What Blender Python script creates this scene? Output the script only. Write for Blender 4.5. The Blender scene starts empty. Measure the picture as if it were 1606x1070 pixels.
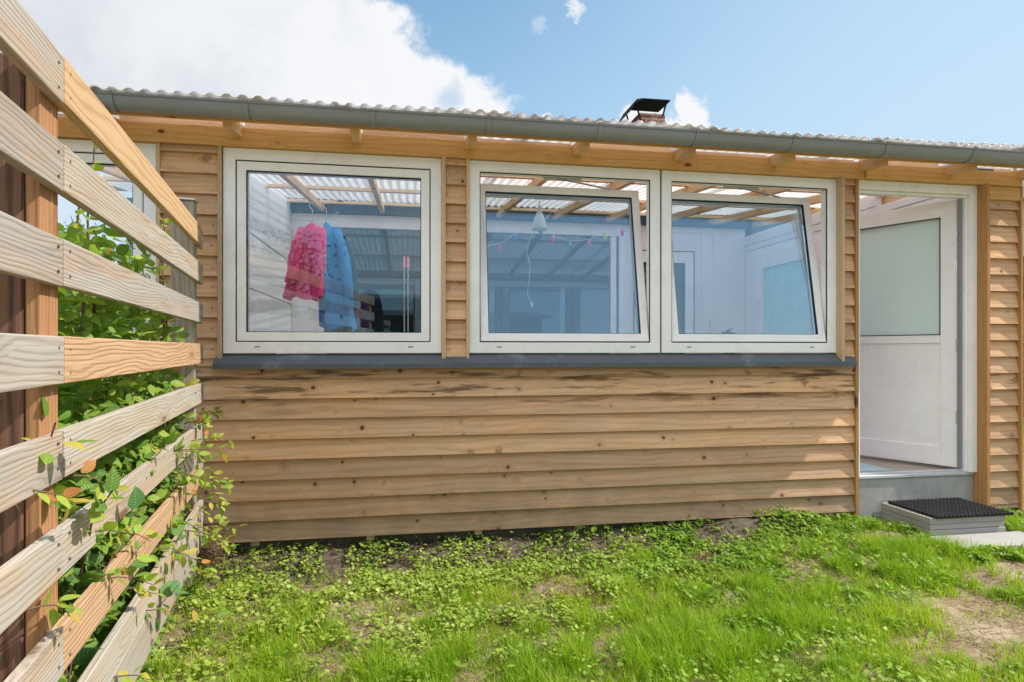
import bpy, bmesh, math, random
import numpy as np
from mathutils import Vector, Matrix
random.seed(7); rng = np.random.default_rng(11)
C = bpy.context.scene
R = math.radians
sm = lambda a, b, x: (lambda t: t*t*(3-2*t))(min(1, max(0, (x-a)/(b-a))))
# ---------------------------------------------------------------- camera
F, TH, CH, HZ = 950.0, R(9.63), 1.27, 548.0
cam = bpy.data.cameras.new('camera'); co = bpy.data.objects.new('camera', cam)
C.collection.objects.link(co); C.camera = co
cam.sensor_width = 36; cam.lens = 36*F/1606; cam.shift_y = 13/1606
cam.clip_start = .05; cam.clip_end = 2000
co.location = (0, 0, CH); co.rotation_euler = (R(90), 0, -TH)
C.render.resolution_x = 1024; C.render.resolution_y = 682
C.view_settings.view_transform = 'Standard'; C.view_settings.look = 'None'
C.view_settings.gamma = 1; C.view_settings.exposure = 1.08
C.cycles.max_bounces = 12; C.cycles.transparent_max_bounces = 24
# ---------------------------------------------------------------- node helper
class NT:
    def __init__(s, nt): s.nt = nt; nt.nodes.clear()
    def n(s, t, ins=None, **kw):
        nd = s.nt.nodes.new(t)
        for k, v in kw.items(): setattr(nd, k, v)
        for k, v in (ins or {}).items():
            sock = nd.inputs[k]
            if isinstance(v, bpy.types.NodeSocket): s.nt.links.new(v, sock)
            else: sock.default_value = v
        return nd
    def m(s, op, a, b=0.0, c=0.0, clamp=False):
        nd = s.nt.nodes.new('ShaderNodeMath'); nd.operation = op; nd.use_clamp = clamp
        for i, v in enumerate((a, b, c)):
            if isinstance(v, bpy.types.NodeSocket): s.nt.links.new(v, nd.inputs[i])
            else: nd.inputs[i].default_value = v
        return nd.outputs[0]
    def mr(s, v, a, b, c=0., d=1., smooth=True):
        nd = s.n('ShaderNodeMapRange', {'Value': v, 'From Min': a, 'From Max': b, 'To Min': c, 'To Max': d})
        if smooth: nd.interpolation_type = 'SMOOTHSTEP'
        return nd.outputs[0]
    def mix(s, f, a, b, mode='MIX'):
        nd = s.nt.nodes.new('ShaderNodeMix'); nd.data_type = 'RGBA'; nd.blend_type = mode
        for i, v in ((0, f), (6, a), (7, b)):
            if isinstance(v, bpy.types.NodeSocket): s.nt.links.new(v, nd.inputs[i])
            else: nd.inputs[i].default_value = v if i == 0 or len(v) == 4 else (*v, 1)
        return nd.outputs[2]
    def xyz(s, x, y, z):
        return s.n('ShaderNodeCombineXYZ', {'X': x, 'Y': y, 'Z': z}).outputs[0]
    def noise(s, vec, scale=1., detail=3., rough=.5, dist=0., out=0):
        return s.n('ShaderNodeTexNoise', {'Vector': vec, 'Scale': scale, 'Detail': detail, 'Roughness': rough, 'Distortion': dist}).outputs[out]
# ---------------------------------------------------------------- world
SUN_AZ, SUN_EL = math.atan2(-.115, .69), math.atan2(.72, .70)     # from +X, a little towards the camera
W = bpy.data.worlds.new('World'); C.world = W; W.use_nodes = True
t = NT(W.node_tree)
sky = t.n('ShaderNodeTexSky', sky_type='NISHITA', sun_disc=False, sun_elevation=SUN_EL, sun_rotation=R(90)-SUN_AZ, altitude=50, air_density=1.0, dust_density=1.0, ozone_density=1.4)
tc = t.n('ShaderNodeTexCoord').outputs['Generated']
sp = t.n('ShaderNodeSeparateXYZ', {'Vector': tc})
X, Y, Z = sp.outputs
az = t.m('MULTIPLY', t.m('ARCTAN2', X, Y), 57.2958)
el = t.m('MULTIPLY', t.m('ARCSINE', Z), 57.2958)
n1 = t.noise(tc, 6.5, 8, .6, .15)
n2 = t.noise(t.n('ShaderNodeVectorMath', {0: tc, 1: (3.1, 1.7, .4)}, operation='ADD').outputs[0], 2.6, 6, .55, .2)
edge = t.m('SUBTRACT', t.m('SUBTRACT', 36.0, t.m('MULTIPLY', el, 1.22)), az)      # degrees inside the big cloud bank
left = t.m('ADD', az, 75.0)
edge = t.m('MINIMUM', edge, left)
edge = t.m('ADD', edge, t.m('MULTIPLY', t.m('SUBTRACT', n1, .5), 34.0))
big = t.mr(edge, -1.2, 3.2)
cl = big
def pdir(x, y):
    v = Vector(((x-803)/F, 1, (HZ-y)/F)); v.rotate(Matrix.Rotation(-TH, 3, 'Z')); return v.normalized()
n3 = t.noise(tc, 26, 6, .62, .2)
for (px, py, r, k) in ((1082, 178, .030, 1), (1072, 160, .022, 1), (1092, 190, .028, 1), (1000, 192, .030, 1), (985, 178, .02, 1), (1030, 175, .02, 1), (1050, 198, .03, 1),  (858, 186, .012, 1)):
    d = pdir(px, py)
    ds = t.n('ShaderNodeVectorMath', {0: tc, 1: tuple(d)}, operation='DISTANCE').outputs['Value']
    q = t.m('ADD', t.m('SUBTRACT', 1.0, t.m('DIVIDE', ds, r)), t.m('MULTIPLY', t.m('SUBTRACT', n3, .5), 2.6))
    cl = t.m('MAXIMUM', cl, t.m('MULTIPLY', t.mr(q, .15, .6), k))
n4 = t.noise(tc, 75, 6, .68, .3)
for (px, py, r, k) in ((903, 14, .018, .8), (897, 8, .012, .6), (846, 38, .016, .3)):
    ds = t.n('ShaderNodeVectorMath', {0: tc, 1: tuple(pdir(px, py))}, operation='DISTANCE').outputs['Value']
    q = t.m('ADD', t.m('SUBTRACT', 1.0, t.m('DIVIDE', ds, r)), t.m('MULTIPLY', t.m('SUBTRACT', n4, .5), 3.2))
    cl = t.m('MAXIMUM', cl, t.m('MULTIPLY', t.mr(q, .1, .8), k))
hole = t.n('ShaderNodeVectorMath', {0: tc, 1: tuple(pdir(705, 150))}, operation='DISTANCE').outputs['Value']
hq = t.m('ADD', t.m('SUBTRACT', 1.0, t.m('DIVIDE', hole, .035)), t.m('MULTIPLY', t.m('SUBTRACT', n3, .5), 2.4))
cl = t.m('MULTIPLY', cl, t.m('SUBTRACT', 1.0, t.m('MULTIPLY', t.mr(hq, .1, 1.0), .55)))
# thin scattered cloud behind the viewer
back = t.m('MULTIPLY', t.m('MULTIPLY', t.mr(Y, .0, -.3), t.mr(n2, .38, .52)), t.m('MAXIMUM', t.mr(el, 24, 12), t.mr(el, 56, 66)))
cl = t.m('MAXIMUM', cl, t.m('MULTIPLY', back, .85))
cl = t.m('MULTIPLY', cl, t.mr(el, -1, 3))
shade = t.mr(t.m('ADD', t.m('MULTIPLY', n2, .8), t.m('MULTIPLY', n1, .35)), .40, .68)
shade = t.m('MULTIPLY', shade, t.mr(az, -45, 6, .45, 1.0))
shade = t.mr(t.m('ADD', shade, t.mr(t.m('SUBTRACT', 8.0, edge), 0, 8, 0, .55)), 0, 1.)
ccol = t.mix(shade, (.30, .325, .36), (.44, .445, .455))
skyc = t.mix(1.0, sky.outputs[0], (.076, .102, .097), 'MULTIPLY')
# summer haze whitening towards the lower sky and towards the sun side
hz = t.m('MULTIPLY', t.mr(el, 45, 0, .0, .75), 1.0)
hz = t.m('ADD', t.m('MULTIPLY', hz, .7), t.mr(az, 0, 50, 0, .5))
skyc = t.mix(t.m('MINIMUM', hz, .85), skyc, (.285, .36, .43))
col = t.mix(cl, skyc, ccol)
# unseen bright cloud added overhead and behind left to brighten the shaded wall
fill_cloud = t.m('MAXIMUM', t.mr(el, 40, 50), t.m('MULTIPLY', t.mr(Y, .1, -.25), t.mr(X, -.30, -.45)))
fill_cloud = t.m('MULTIPLY', t.m('MULTIPLY', fill_cloud, t.mr(el, 2, 8)), t.mr(n2, .30, .46))
col = t.mix(fill_cloud, col, t.mix(n1, (.70, .71, .72), (1.06, 1.05, 1.03)))
bg = t.n('ShaderNodeBackground', {'Color': col, 'Strength': 1.0})
t.n('ShaderNodeOutputWorld', {'Surface': bg.outputs[0]})
# ---------------------------------------------------------------- sun
sd = bpy.data.lights.new('sun', 'SUN'); sd.energy = 2.75; sd.angle = R(.53); sd.color = (1, .94, .87)
so = bpy.data.objects.new('sun', sd); C.collection.objects.link(so)
sv = Vector((math.cos(SUN_EL)*math.cos(SUN_AZ), math.cos(SUN_EL)*math.sin(SUN_AZ), math.sin(SUN_EL)))
so.rotation_euler = sv.to_track_quat('Z', 'Y').to_euler(); so.location = (8, 2, 9)
# ---------------------------------------------------------------- authoring helpers
def fx(x, Yp):
    u = (x-803)/F; return (u*math.cos(TH)+math.sin(TH))/(math.cos(TH)-u*math.sin(TH))*Yp
def fz(x, y, Yp):
    u = (x-803)/F; return CH+(HZ-y)/F*Yp/(math.cos(TH)-u*math.sin(TH))
def fg(x, y, z=0.):     # ground point
    d = (CH-z)*F/(y-HZ); u = (x-803)/F*d
    return u*math.cos(TH)+d*math.sin(TH), d*math.cos(TH)-u*math.sin(TH)
# ---------------------------------------------------------------- materials
def newmat(name):
    m = bpy.data.materials.new(name); m.use_nodes = True; return m, NT(m.node_tree)
def out(t, s, disp=None): t.n('ShaderNodeOutputMaterial', {'Surface': s})
def bump(t, h, s=.3, d=.003): return t.n('ShaderNodeBump', {'Height': h, 'Strength': s, 'Distance': d}).outputs[0]
def plain(name, col, rough=.5, metal=0., var=.12, nscale=9., bmp=.12, bscale=120., spec=.5, dirt=None):
    m, t = newmat(name); o = t.n('ShaderNodeTexCoord').outputs['Object']
    n = t.noise(o, nscale, 5, .6); f = t.noise(o, bscale, 3, .6)
    k = t.mr(n, .25, .75, 1-var, 1+var, False)
    c = t.mix(1., (*col, 1), t.xyz(k, k, k), 'MULTIPLY')
    if dirt:
        c = t.mix(t.m('MULTIPLY', t.mr(t.noise(o, 3.5, 7, .7), .55, .72), dirt[1]), c, dirt[0])
    b = t.n('ShaderNodeBsdfPrincipled', {'Base Color': c, 'Roughness': t.mr(n, .3, .7, max(.05, rough-.08), rough+.08), 'Metallic': metal, 'Specular IOR Level': spec, 'Normal': bump(t, f, bmp)})
    out(t, b.outputs[0]); return m
def wood(name, light, dark, knot, ring=26., amp=9., ringk=.55, fib=.35, rough=.75, grey=None, greyk=0., kx=2.6, kv=7., bk=.5, var=.16, stain=0., on0=.42, smudge=0.):
    m, t = newmat(name)
    uv = t.n('ShaderNodeUVMap', uv_map='UVMap').outputs[0]
    s = t.n('ShaderNodeSeparateXYZ', {'Vector': uv}); u, v = s.outputs[0], s.outputs[1]
    r = t.n('ShaderNodeAttribute', attribute_name='rnd').outputs['Fac']
    uo = t.m('ADD', u, t.m('MULTIPLY', r, 61.3)); vo = t.m('ADD', v, t.m('MULTIPLY', r, 9.1))
    n1 = t.noise(t.xyz(t.m('MULTIPLY', uo, 1.1), t.m('MULTIPLY', vo, 6.), r), 1., 3, .5)
    vor = t.n('ShaderNodeTexVoronoi', {'Vector': t.xyz(t.m('MULTIPLY', uo, kx), t.m('MULTIPLY', vo, kv), r), 'Scale': 1., 'Randomness': 1.})
    d = vor.outputs['Distance']; rc_ = t.n('ShaderNodeSeparateColor', {'Color': vor.outputs['Color']}); rc = rc_.outputs[0]
    on = t.mr(rc, on0, on0+.05)
    d = t.m('ADD', d, t.m('MULTIPLY', t.m('SUBTRACT', t.noise(uv, 90, 3, .6), .5), .09)); d = t.m('DIVIDE', d, t.m('ADD', .55, t.m('MULTIPLY', rc_.outputs[1], .8)))
    kn = t.m('MULTIPLY', t.mr(d, .16, .07), on)
    halo = t.m('MULTIPLY', t.mr(d, .42, .05), on)
    f = t.m('ADD', t.m('ADD', t.m('MULTIPLY', v, ring), t.m('MULTIPLY', n1, amp)), t.m('MULTIPLY', halo, 2.4))
    rg = t.m('POWER', t.m('ADD', t.m('MULTIPLY', t.m('SINE', t.m('MULTIPLY', f, 6.283)), .5), .5), 2.2)
    fb = t.noise(t.xyz(t.m('MULTIPLY', uo, 5.), t.m('MULTIPLY', vo, 210.), 0.), 1., 4, .65)
    fb2 = t.noise(t.xyz(t.m('MULTIPLY', uo, 2.5), t.m('MULTIPLY', vo, 38.), 3.), 1., 3, .6)
    a = t.m('ADD', t.m('MULTIPLY', rg, ringk), t.m('ADD', t.m('MULTIPLY', t.m('SUBTRACT', fb, .5), fib*2), t.m('MULTIPLY', t.m('SUBTRACT', fb2, .5), fib*1.8)), clamp=True)
    c = t.mix(a, (*light, 1), (*dark, 1))
    if grey:
        g = t.noise(t.xyz(t.m('MULTIPLY', uo, 1.6), t.m('MULTIPLY', vo, 9.), 8.), 1., 5, .6)
        c = t.mix(t.m('MULTIPLY', t.mr(g, .32, .62), greyk), c, t.mix(a, (*grey, 1), tuple(q*.5 for q in grey)))
    c = t.mix(t.m('MULTIPLY', halo, .35), c, (*dark, 1))
    if smudge:
        v2 = t.n('ShaderNodeTexVoronoi', {'Vector': t.xyz(t.m('ADD', t.m('MULTIPLY', uo, 7.), t.m('MULTIPLY', t.noise(uv, 30, 2, .5), .6)), t.m('MULTIPLY', vo, 5.), r), 'Scale': 1.})
        on2 = t.mr(t.n('ShaderNodeSeparateColor', {'Color': v2.outputs['Color']}).outputs[1], .6, .7)
        c = t.mix(t.m('MULTIPLY', t.m('MULTIPLY', t.mr(v2.outputs['Distance'], .24, .04), on2), smudge), c, tuple(q*.45 for q in dark)+(1,))
        mt_ = t.mr(t.noise(t.xyz(t.m('MULTIPLY', uo, 2.4), t.m('MULTIPLY', vo, 11.), 5.), 1., 6, .65), .25, .75, .87, 1.11, False)
        c = t.mix(1., c, t.xyz(mt_, mt_, mt_), 'MULTIPLY')
    c = t.mix(kn, c, (*knot, 1))
    k = t.mr(r, 0, 1, 1-var, 1+var, False)
    c = t.mix(1., c, t.xyz(k, k, t.m('MULTIPLY', k, t.mr(r, 0, 1, 1.04, .96, False))), 'MULTIPLY')
    if stain:
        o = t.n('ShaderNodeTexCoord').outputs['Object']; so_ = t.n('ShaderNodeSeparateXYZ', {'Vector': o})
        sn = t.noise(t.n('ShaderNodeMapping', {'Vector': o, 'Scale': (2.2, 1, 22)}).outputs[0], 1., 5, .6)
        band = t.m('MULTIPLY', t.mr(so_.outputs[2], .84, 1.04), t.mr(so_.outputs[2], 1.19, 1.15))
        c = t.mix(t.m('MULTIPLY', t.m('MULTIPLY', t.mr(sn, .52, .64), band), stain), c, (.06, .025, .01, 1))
        # darker, greyer brown towards the lowest boards
        sp_ = t.m('MULTIPLY', t.mr(so_.outputs[2], .75, .15), t.mr(t.noise(o, 5, 6, .65), .2, .75, .35, 1))
        c = t.mix(t.m('MULTIPLY', sp_, .62), c, (.17, .125, .095, 1))
    h = t.m('SUBTRACT', t.m('ADD', t.m('MULTIPLY', fb, .7), t.m('MULTIPLY', fb2, .6)), t.m('MULTIPLY', rg, .45))
    b = t.n('ShaderNodeBsdfPrincipled', {'Base Color': c, 'Roughness': rough, 'Specular IOR Level': .3, 'Normal': bump(t, h, bk, .003)})
    out(t, b.outputs[0]); return m
M = {}
M['clad'] = wood('cladding_wood', (.70, .405, .22), (.44, .225, .11), (.12, .05, .025), ring=26, amp=4.0, ringk=.38, fib=.42, kx=10., kv=11, on0=.56, smudge=.7, stain=.75, grey=(.50, .42, .33), greyk=.28, var=.15)
M['beam'] = wood('beam_wood', (.68, .385, .145), (.52, .26, .08), (.14, .05, .015), ring=30, amp=5, ringk=.4, fib=.25, kx=4.5, kv=9, var=.08)
M['pink'] = wood('pale_rafter_wood', (.80, .56, .38), (.64, .40, .24), (.2, .08, .03), ring=26, amp=5, ringk=.35, fib=.25, kx=3, kv=9, var=.15)
M['trim'] = wood('trim_wood', (.60, .41, .24), (.44, .27, .14), (.15, .06, .03), ring=34, amp=3, ringk=.4, fib=.3, kx=3, kv=12, grey=(.5, .42, .33), greyk=.3)
M['doorpost'] = wood('brown_post_wood', (.42, .22, .085), (.30, .14, .045), (.10, .04, .015), ring=30, amp=3, ringk=.4, fib=.3, kx=3.2, kv=12)
M['rail'] = wood('weathered_rail_wood', (.43, .325, .235), (.19, .12, .075), (.16, .09, .05), ring=80, amp=9, ringk=.44, fib=.62, kx=2.3, kv=8, grey=(.40, .37, .33), greyk=.9, bk=.45, var=.15)
M['railwarm'] = wood('split_rail_wood', (.50, .32, .19), (.28, .145, .07), (.28, .13, .06), ring=60, amp=9, ringk=.5, fib=.5, kx=2.6, kv=8, bk=.7, var=.05)
M['railnew'] = wood('fresh_rail_wood', (.52, .345, .19), (.36, .20, .09), (.28, .13, .06), ring=30, amp=6, ringk=.5, fib=.35, kx=1.8, kv=8, bk=.6, var=.06)
M['post_lit'] = wood('post_lit_side_wood', (.42, .21, .095), (.22, .095, .04), (.12, .05, .02), ring=50, amp=4, ringk=.5, fib=.5, bk=.8)  # sunlit side of the same post, painted as lighter orange wood
M['post'] = wood('post_shaded_side_wood', (.20, .10, .06), (.055, .028, .02), (.1, .04, .02), ring=40, amp=5, ringk=.75, fib=.5, kx=2.5, kv=8, bk=1., var=.1)  # weathered brown, darkened in colour for the post's shaded side
M['postgrey'] = wood('grey_post_wood', (.40, .34, .27), (.24, .19, .14), (.14, .09, .06), ring=40, amp=5, ringk=.6, fib=.5, bk=.9)
M['shed'] = wood('dark_shed_wood', (.07, .055, .045), (.03, .024, .02), (.02, .015, .01), ring=20, amp=4)
M['farfence'] = wood('far_fence_wood', (.22, .13, .08), (.13, .07, .04), (.06, .03, .02), ring=20, amp=4)
M['pvc'] = plain('window_plastic', (.90, .87, .885), .32, var=.05, nscale=5, bmp=.03, dirt=((.56, .52, .46, 1), .14))
M['sillgrey'] = plain('worn_grey_threshold', (.50, .52, .53), .4, var=.1, dirt=((.3, .28, .25, 1), .5))
M['white'] = plain('white_paint', (.86, .84, .85), .5, var=.05, nscale=2.5, bmp=.05, dirt=((.6, .58, .54, 1), .3))
M['gutter'] = plain('grey_gutter_plastic', (.255, .265, .295), .38, var=.07, nscale=4, bmp=.03, dirt=((.32, .32, .28, 1), .3))
M['rubber'] = plain('black_rubber', (.014, .014, .015), .55, var=.2, bmp=.1)
M['sill'] = plain('slate_grey_sill', (.085, .10, .12), .5, var=.12, nscale=14, bmp=.15, dirt=((.45, .46, .47, 1), .25))
M['steel'] = plain('steel', (.55, .56, .56), .3, metal=1., var=.05)
M['conc'] = plain('concrete', (.36, .355, .34), .85, var=.2, nscale=11, bmp=.5, bscale=160, dirt=((.2, .19, .16, 1), .6))
M['slab'] = plain('paving_slab', (.33, .315, .295), .85, var=.12, nscale=7, bmp=.4, bscale=220, dirt=((.26, .24, .2, 1), .5))
M['found'] = plain('rough_foundation', (.10, .088, .075), .95, var=.45, nscale=14, bmp=.9, bscale=45, dirt=((.26, .23, .21, 1), .5))
M['darkband'] = plain('dark_top_band', (.055, .10, .15), .6, var=.1)
M['floor'] = plain('interior_floor', (.36, .31, .25), .5, var=.1)
M['pinkcloth'] = plain('pink_cloth', (.90, .05, .24), .75, var=.04, nscale=20)
M['bluecloth'] = plain('blue_cloth', (.03, .27, .64), .65, var=.05, nscale=16)
M['navycloth'] = plain('navy_cloth', (.03, .05, .10), .8, var=.2)
M['palepink'] = plain('pale_pink_cloth', (.85, .35, .42), .75, var=.1)
M['wire'] = plain('white_wire', (.8, .8, .8), .4)
M['cowl'] = plain('black_cowl_metal', (.014, .014, .015), .8, var=.3, spec=.15)
M['rafter'] = wood('rafter_wood', (.76, .49, .27), (.60, .35, .17), (.2, .08, .03), ring=26, amp=5, ringk=.35, fib=.25, kx=3, kv=9, var=.1)
M['darkroom'] = plain('dim_room_paint', (.12, .17, .21), .8)
M['paleframe'] = plain('dimmed_white_frame', (.36, .44, .50), .5)  # white frames; their dim bluish look through glass is put into the colour
M['rooftile'] = plain('dark_roof_felt', (.08, .08, .085), .9)
M['greenhouse'] = plain('pale_green_render', (.6, .68, .64), .8)
M['darkglass'] = plain('dark_glass', (.03, .04, .05), .08, spec=.8)
def emisless(name, col): return plain(name, col, .35, var=.05)
M['b_pink'] = emisless('pink_plastic', (.85, .06, .25)); M['b_green'] = emisless('green_plastic', (.03, .4, .22))
M['b_blue'] = emisless('blue_plastic', (.02, .25, .6)); M['b_yel'] = emisless('yellow_plastic', (.7, .7, .1))
def glass(name, tint, refl, rough=0.):
    m, t = newmat(name)
    tr = t.n('ShaderNodeBsdfTransparent', {'Color': (*tint, 1)})
    gl = t.n('ShaderNodeBsdfGlossy', {'Color': (.72, .90, 1., 1), 'Roughness': rough})
    lw = t.n('ShaderNodeFresnel', {'IOR': 1.5}).outputs[0]
    f = t.m('ADD', t.m('MULTIPLY', lw, 1.0), refl, clamp=True)
    out(t, t.n('ShaderNodeMixShader', {0: f, 1: tr.outputs[0], 2: gl.outputs[0]}).outputs[0]); return m
M['glass'] = glass('window_glass', (.92, .97, 1.), .035)
M['glasstilt'] = glass('tilted_window_glass', (.86, .94, 1.), .11)
def frosted():
    m, t = newmat('frosted_glass'); o = t.n('ShaderNodeTexCoord').outputs['Object']
    n = t.noise(o, 140, 3, .6)
    tl = t.n('ShaderNodeBsdfTranslucent', {'Color': (.80, .90, .88, 1)})
    gl = t.n('ShaderNodeBsdfGlass', {'Color': (.86, .95, .93, 1), 'Roughness': .42, 'IOR': 1.3, 'Normal': bump(t, n, .6, .002)})
    df = t.n('ShaderNodeBsdfPrincipled', {'Base Color': (.80, .94, .94, 1), 'Roughness': .25, 'Normal': bump(t, n, .5, .002)})
    a = t.n('ShaderNodeMixShader', {0: .5, 1: tl.outputs[0], 2: gl.outputs[0]})
    out(t, t.n('ShaderNodeMixShader', {0: .78, 1: a.outputs[0], 2: df.outputs[0]}).outputs[0]); return m
M['frost'] = frosted()
def polyc():
    m, t = newmat('clear_corrugated_plastic'); o = t.n('ShaderNodeTexCoord').outputs['Object']
    n = t.noise(t.n('ShaderNodeMapping', {'Vector': o, 'Scale': (6, .8, 1)}).outputs[0], 1., 6, .65)
    s = t.n('ShaderNodeSeparateXYZ', {'Vector': o})
    ed = t.mr(s.outputs[1], 3.7, 3.3, .12, .75)
    ds = t.m('MULTIPLY', t.mr(t.noise(o, 5, 7, .7), .45, .68), ed)
    c = t.mix(ds, t.mix(n, (.96, .92, .91), (.88, .83, .82)), (.30, .25, .10))
    tl = t.n('ShaderNodeBsdfTranslucent', {'Color': c}); df = t.n('ShaderNodeBsdfDiffuse', {'Color': c})
    tr = t.n('ShaderNodeBsdfTransparent', {'Color': (.93, .95, .97, 1)})
    gl = t.n('ShaderNodeBsdfGlossy', {'Color': (1, 1, 1, 1), 'Roughness': .2})
    a = t.n('ShaderNodeMixShader', {0: .12, 1: tl.outputs[0], 2: df.outputs[0]})
    b = t.n('ShaderNodeMixShader', {0: t.m('SUBTRACT', .42, t.m('MULTIPLY', ds, .35)), 1: a.outputs[0], 2: tr.outputs[0]})
    fr = t.n('ShaderNodeFresnel', {'IOR': 1.4}).outputs[0]
    out(t, t.n('ShaderNodeMixShader', {0: t.m('MULTIPLY', fr, .8), 1: b.outputs[0], 2: gl.outputs[0]}).outputs[0]); return m
M['poly'] = polyc()
def leafmat(name, cols, tr=.35, veins=True, rough=.45, spot=.0):
    m, t = newmat(name)
    r = t.n('ShaderNodeAttribute', attribute_name='rnd').outputs['Fac']
    cr = t.n('ShaderNodeValToRGB', {'Fac': r}); e = cr.color_ramp.elements
    for i, (p, c) in enumerate(cols):
        if i < 2: e[i].position = p; e[i].color = (*c, 1)
        else: q = e.new(p); q.color = (*c, 1)
    c = cr.outputs[0]
    uv = t.n('ShaderNodeUVMap', uv_map='UVMap').outputs[0]
    s = t.n('ShaderNodeSeparateXYZ', {'Vector': uv}); u, v = s.outputs[0], s.outputs[1]
    nrm = None
    if veins:
        av = t.m('ABSOLUTE', v)
        ve = t.m('ABSOLUTE', t.m('SUBTRACT', t.m('FRACT', t.m('MULTIPLY', t.m('SUBTRACT', u, t.m('MULTIPLY', av, .7)), 8.)), .5))
        lin = t.m('MAXIMUM', t.mr(ve, .14, .03), t.mr(av, .05, .015))
        c = t.mix(t.m('MULTIPLY', lin, .35), c, t.mix(.5, c, (.45, .55, .2)))
        nrm = bump(t, t.m('MULTIPLY', ve, 1.), .5, .004)
    ins = {'Base Color': c, 'Roughness': rough, 'Specular IOR Level': .35}
    if nrm: ins['Normal'] = nrm
    b = t.n('ShaderNodeBsdfPrincipled', ins)
    tl = t.n('ShaderNodeBsdfTranslucent', {'Color': t.mix(.5, c, t.mix(1., c, (1.5, 1.6, .5), 'MULTIPLY'))})
    out(t, t.n('ShaderNodeMixShader', {0: tr, 1: b.outputs[0], 2: tl.outputs[0]}).outputs[0]); return m
M['hleaf'] = leafmat('hedge_leaf', [(0, (.03, .085, .02)), (.3, (.08, .19, .03)), (.6, (.19, .33, .04)), (.85, (.36, .46, .06)), (.93, (.52, .42, .07)), (1., (.50, .20, .06))], .38)
M['bramble'] = leafmat('bramble_leaf', [(0, (.05, .15, .05)), (.6, (.10, .24, .08)), (1., (.22, .36, .09))], .3)
M['grass'] = leafmat('grass_blades', [(0, (.11, .22, .010)), (.45, (.26, .42, .015)), (.8, (.40, .51, .03)), (.94, (.46, .50, .10)), (1., (.55, .46, .24))], .42, False, .5)
M['ivy'] = leafmat('ground_leaf', [(0, (.10, .19, .02)), (.4, (.28, .39, .05)), (.8, (.45, .52, .12)), (1., (.54, .58, .27))], .38, False, .45)
M['weed'] = leafmat('weed_leaf', [(0, (.07, .17, .015)), (.5, (.20, .35, .03)), (1., (.37, .48, .06))], .38, False, .45)
M['dry'] = leafmat('dry_grass', [(0, (.12, .07, .045)), (.5, (.28, .18, .11)), (1., (.45, .33, .2))], .15, False, .8)
M['tree'] = leafmat('tree_leaf', [(0, (.03, .07, .02)), (.5, (.06, .13, .03)), (1., (.12, .2, .04))], .3, False)
M['twig'] = plain('twig_bark', (.14, .085, .05), .85, var=.3)
def soil():
    m, t = newmat('garden_soil'); o = t.n('ShaderNodeTexCoord').outputs['Object']
    a = t.noise(o, 2.2, 6, .6); b = t.noise(o, 26, 6, .7); d = t.noise(o, 140, 4, .7)
    s = t.n('ShaderNodeSeparateXYZ', {'Vector': o})
    c = t.mix(t.mr(b, .35, .65), (.20, .135, .08), (.42, .32, .22))
    c = t.mix(t.mr(a, .5, .7), c, (.52, .42, .30))
    c = t.mix(t.m('MULTIPLY', t.mr(d, .6, .7), .6), c, (.6, .52, .42))
    far = t.m('MAXIMUM', t.mr(s.outputs[1], 9, 16), t.m('MAXIMUM', t.mr(s.outputs[0], 7.5, 9), t.mr(s.outputs[1], -2, -4)))
    c = t.mix(far, c, t.mix(t.noise(o, 1.5, 6, .7), (.05, .12, .015), (.12, .22, .03)))
    foot_dark = t.m('MULTIPLY', t.m('MULTIPLY', t.mr(s.outputs[1], 3.3, 3.55), t.mr(s.outputs[0], 3.1, 2.2)), .8)  # darker soil in a strip along the wall foot
    c = t.mix(foot_dark, c, t.mix(b, (.05, .04, .032), (.13, .11, .095)))
    h = t.m('ADD', b, t.m('MULTIPLY', d, .5))
    out(t, t.n('ShaderNodeBsdfPrincipled', {'Base Color': c, 'Roughness': .95, 'Specular IOR Level': .1, 'Normal': bump(t, h, 1., .02)}).outputs[0]); return m
M['soil'] = soil()
def brickm():
    m, t = newmat('red_brick'); uv = t.n('ShaderNodeUVMap', uv_map='UVMap').outputs[0]
    b = t.n('ShaderNodeTexBrick', {'Vector': uv, 'Color1': (.22, .06, .045, 1), 'Color2': (.34, .13, .10, 1), 'Mortar': (.38, .33, .3, 1), 'Scale': 1., 'Brick Width': .23, 'Row Height': .075, 'Mortar Size': .012, 'Mortar Smooth': .2})
    out(t, t.n('ShaderNodeBsdfPrincipled', {'Base Color': b.outputs[0], 'Roughness': .9}).outputs[0]); return m
M['brick'] = brickm()
def shade_m():
    m, t = newmat('opal_lamp_glass')
    a = t.n('ShaderNodeBsdfPrincipled', {'Base Color': (.88, .88, .86, 1), 'Roughness': .2}); b = t.n('ShaderNodeBsdfTranslucent', {'Color': (.9, .9, .88, 1)})
    out(t, t.n('ShaderNodeMixShader', {0: .4, 1: a.outputs[0], 2: b.outputs[0]}).outputs[0]); return m
M['opal'] = shade_m()
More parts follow.
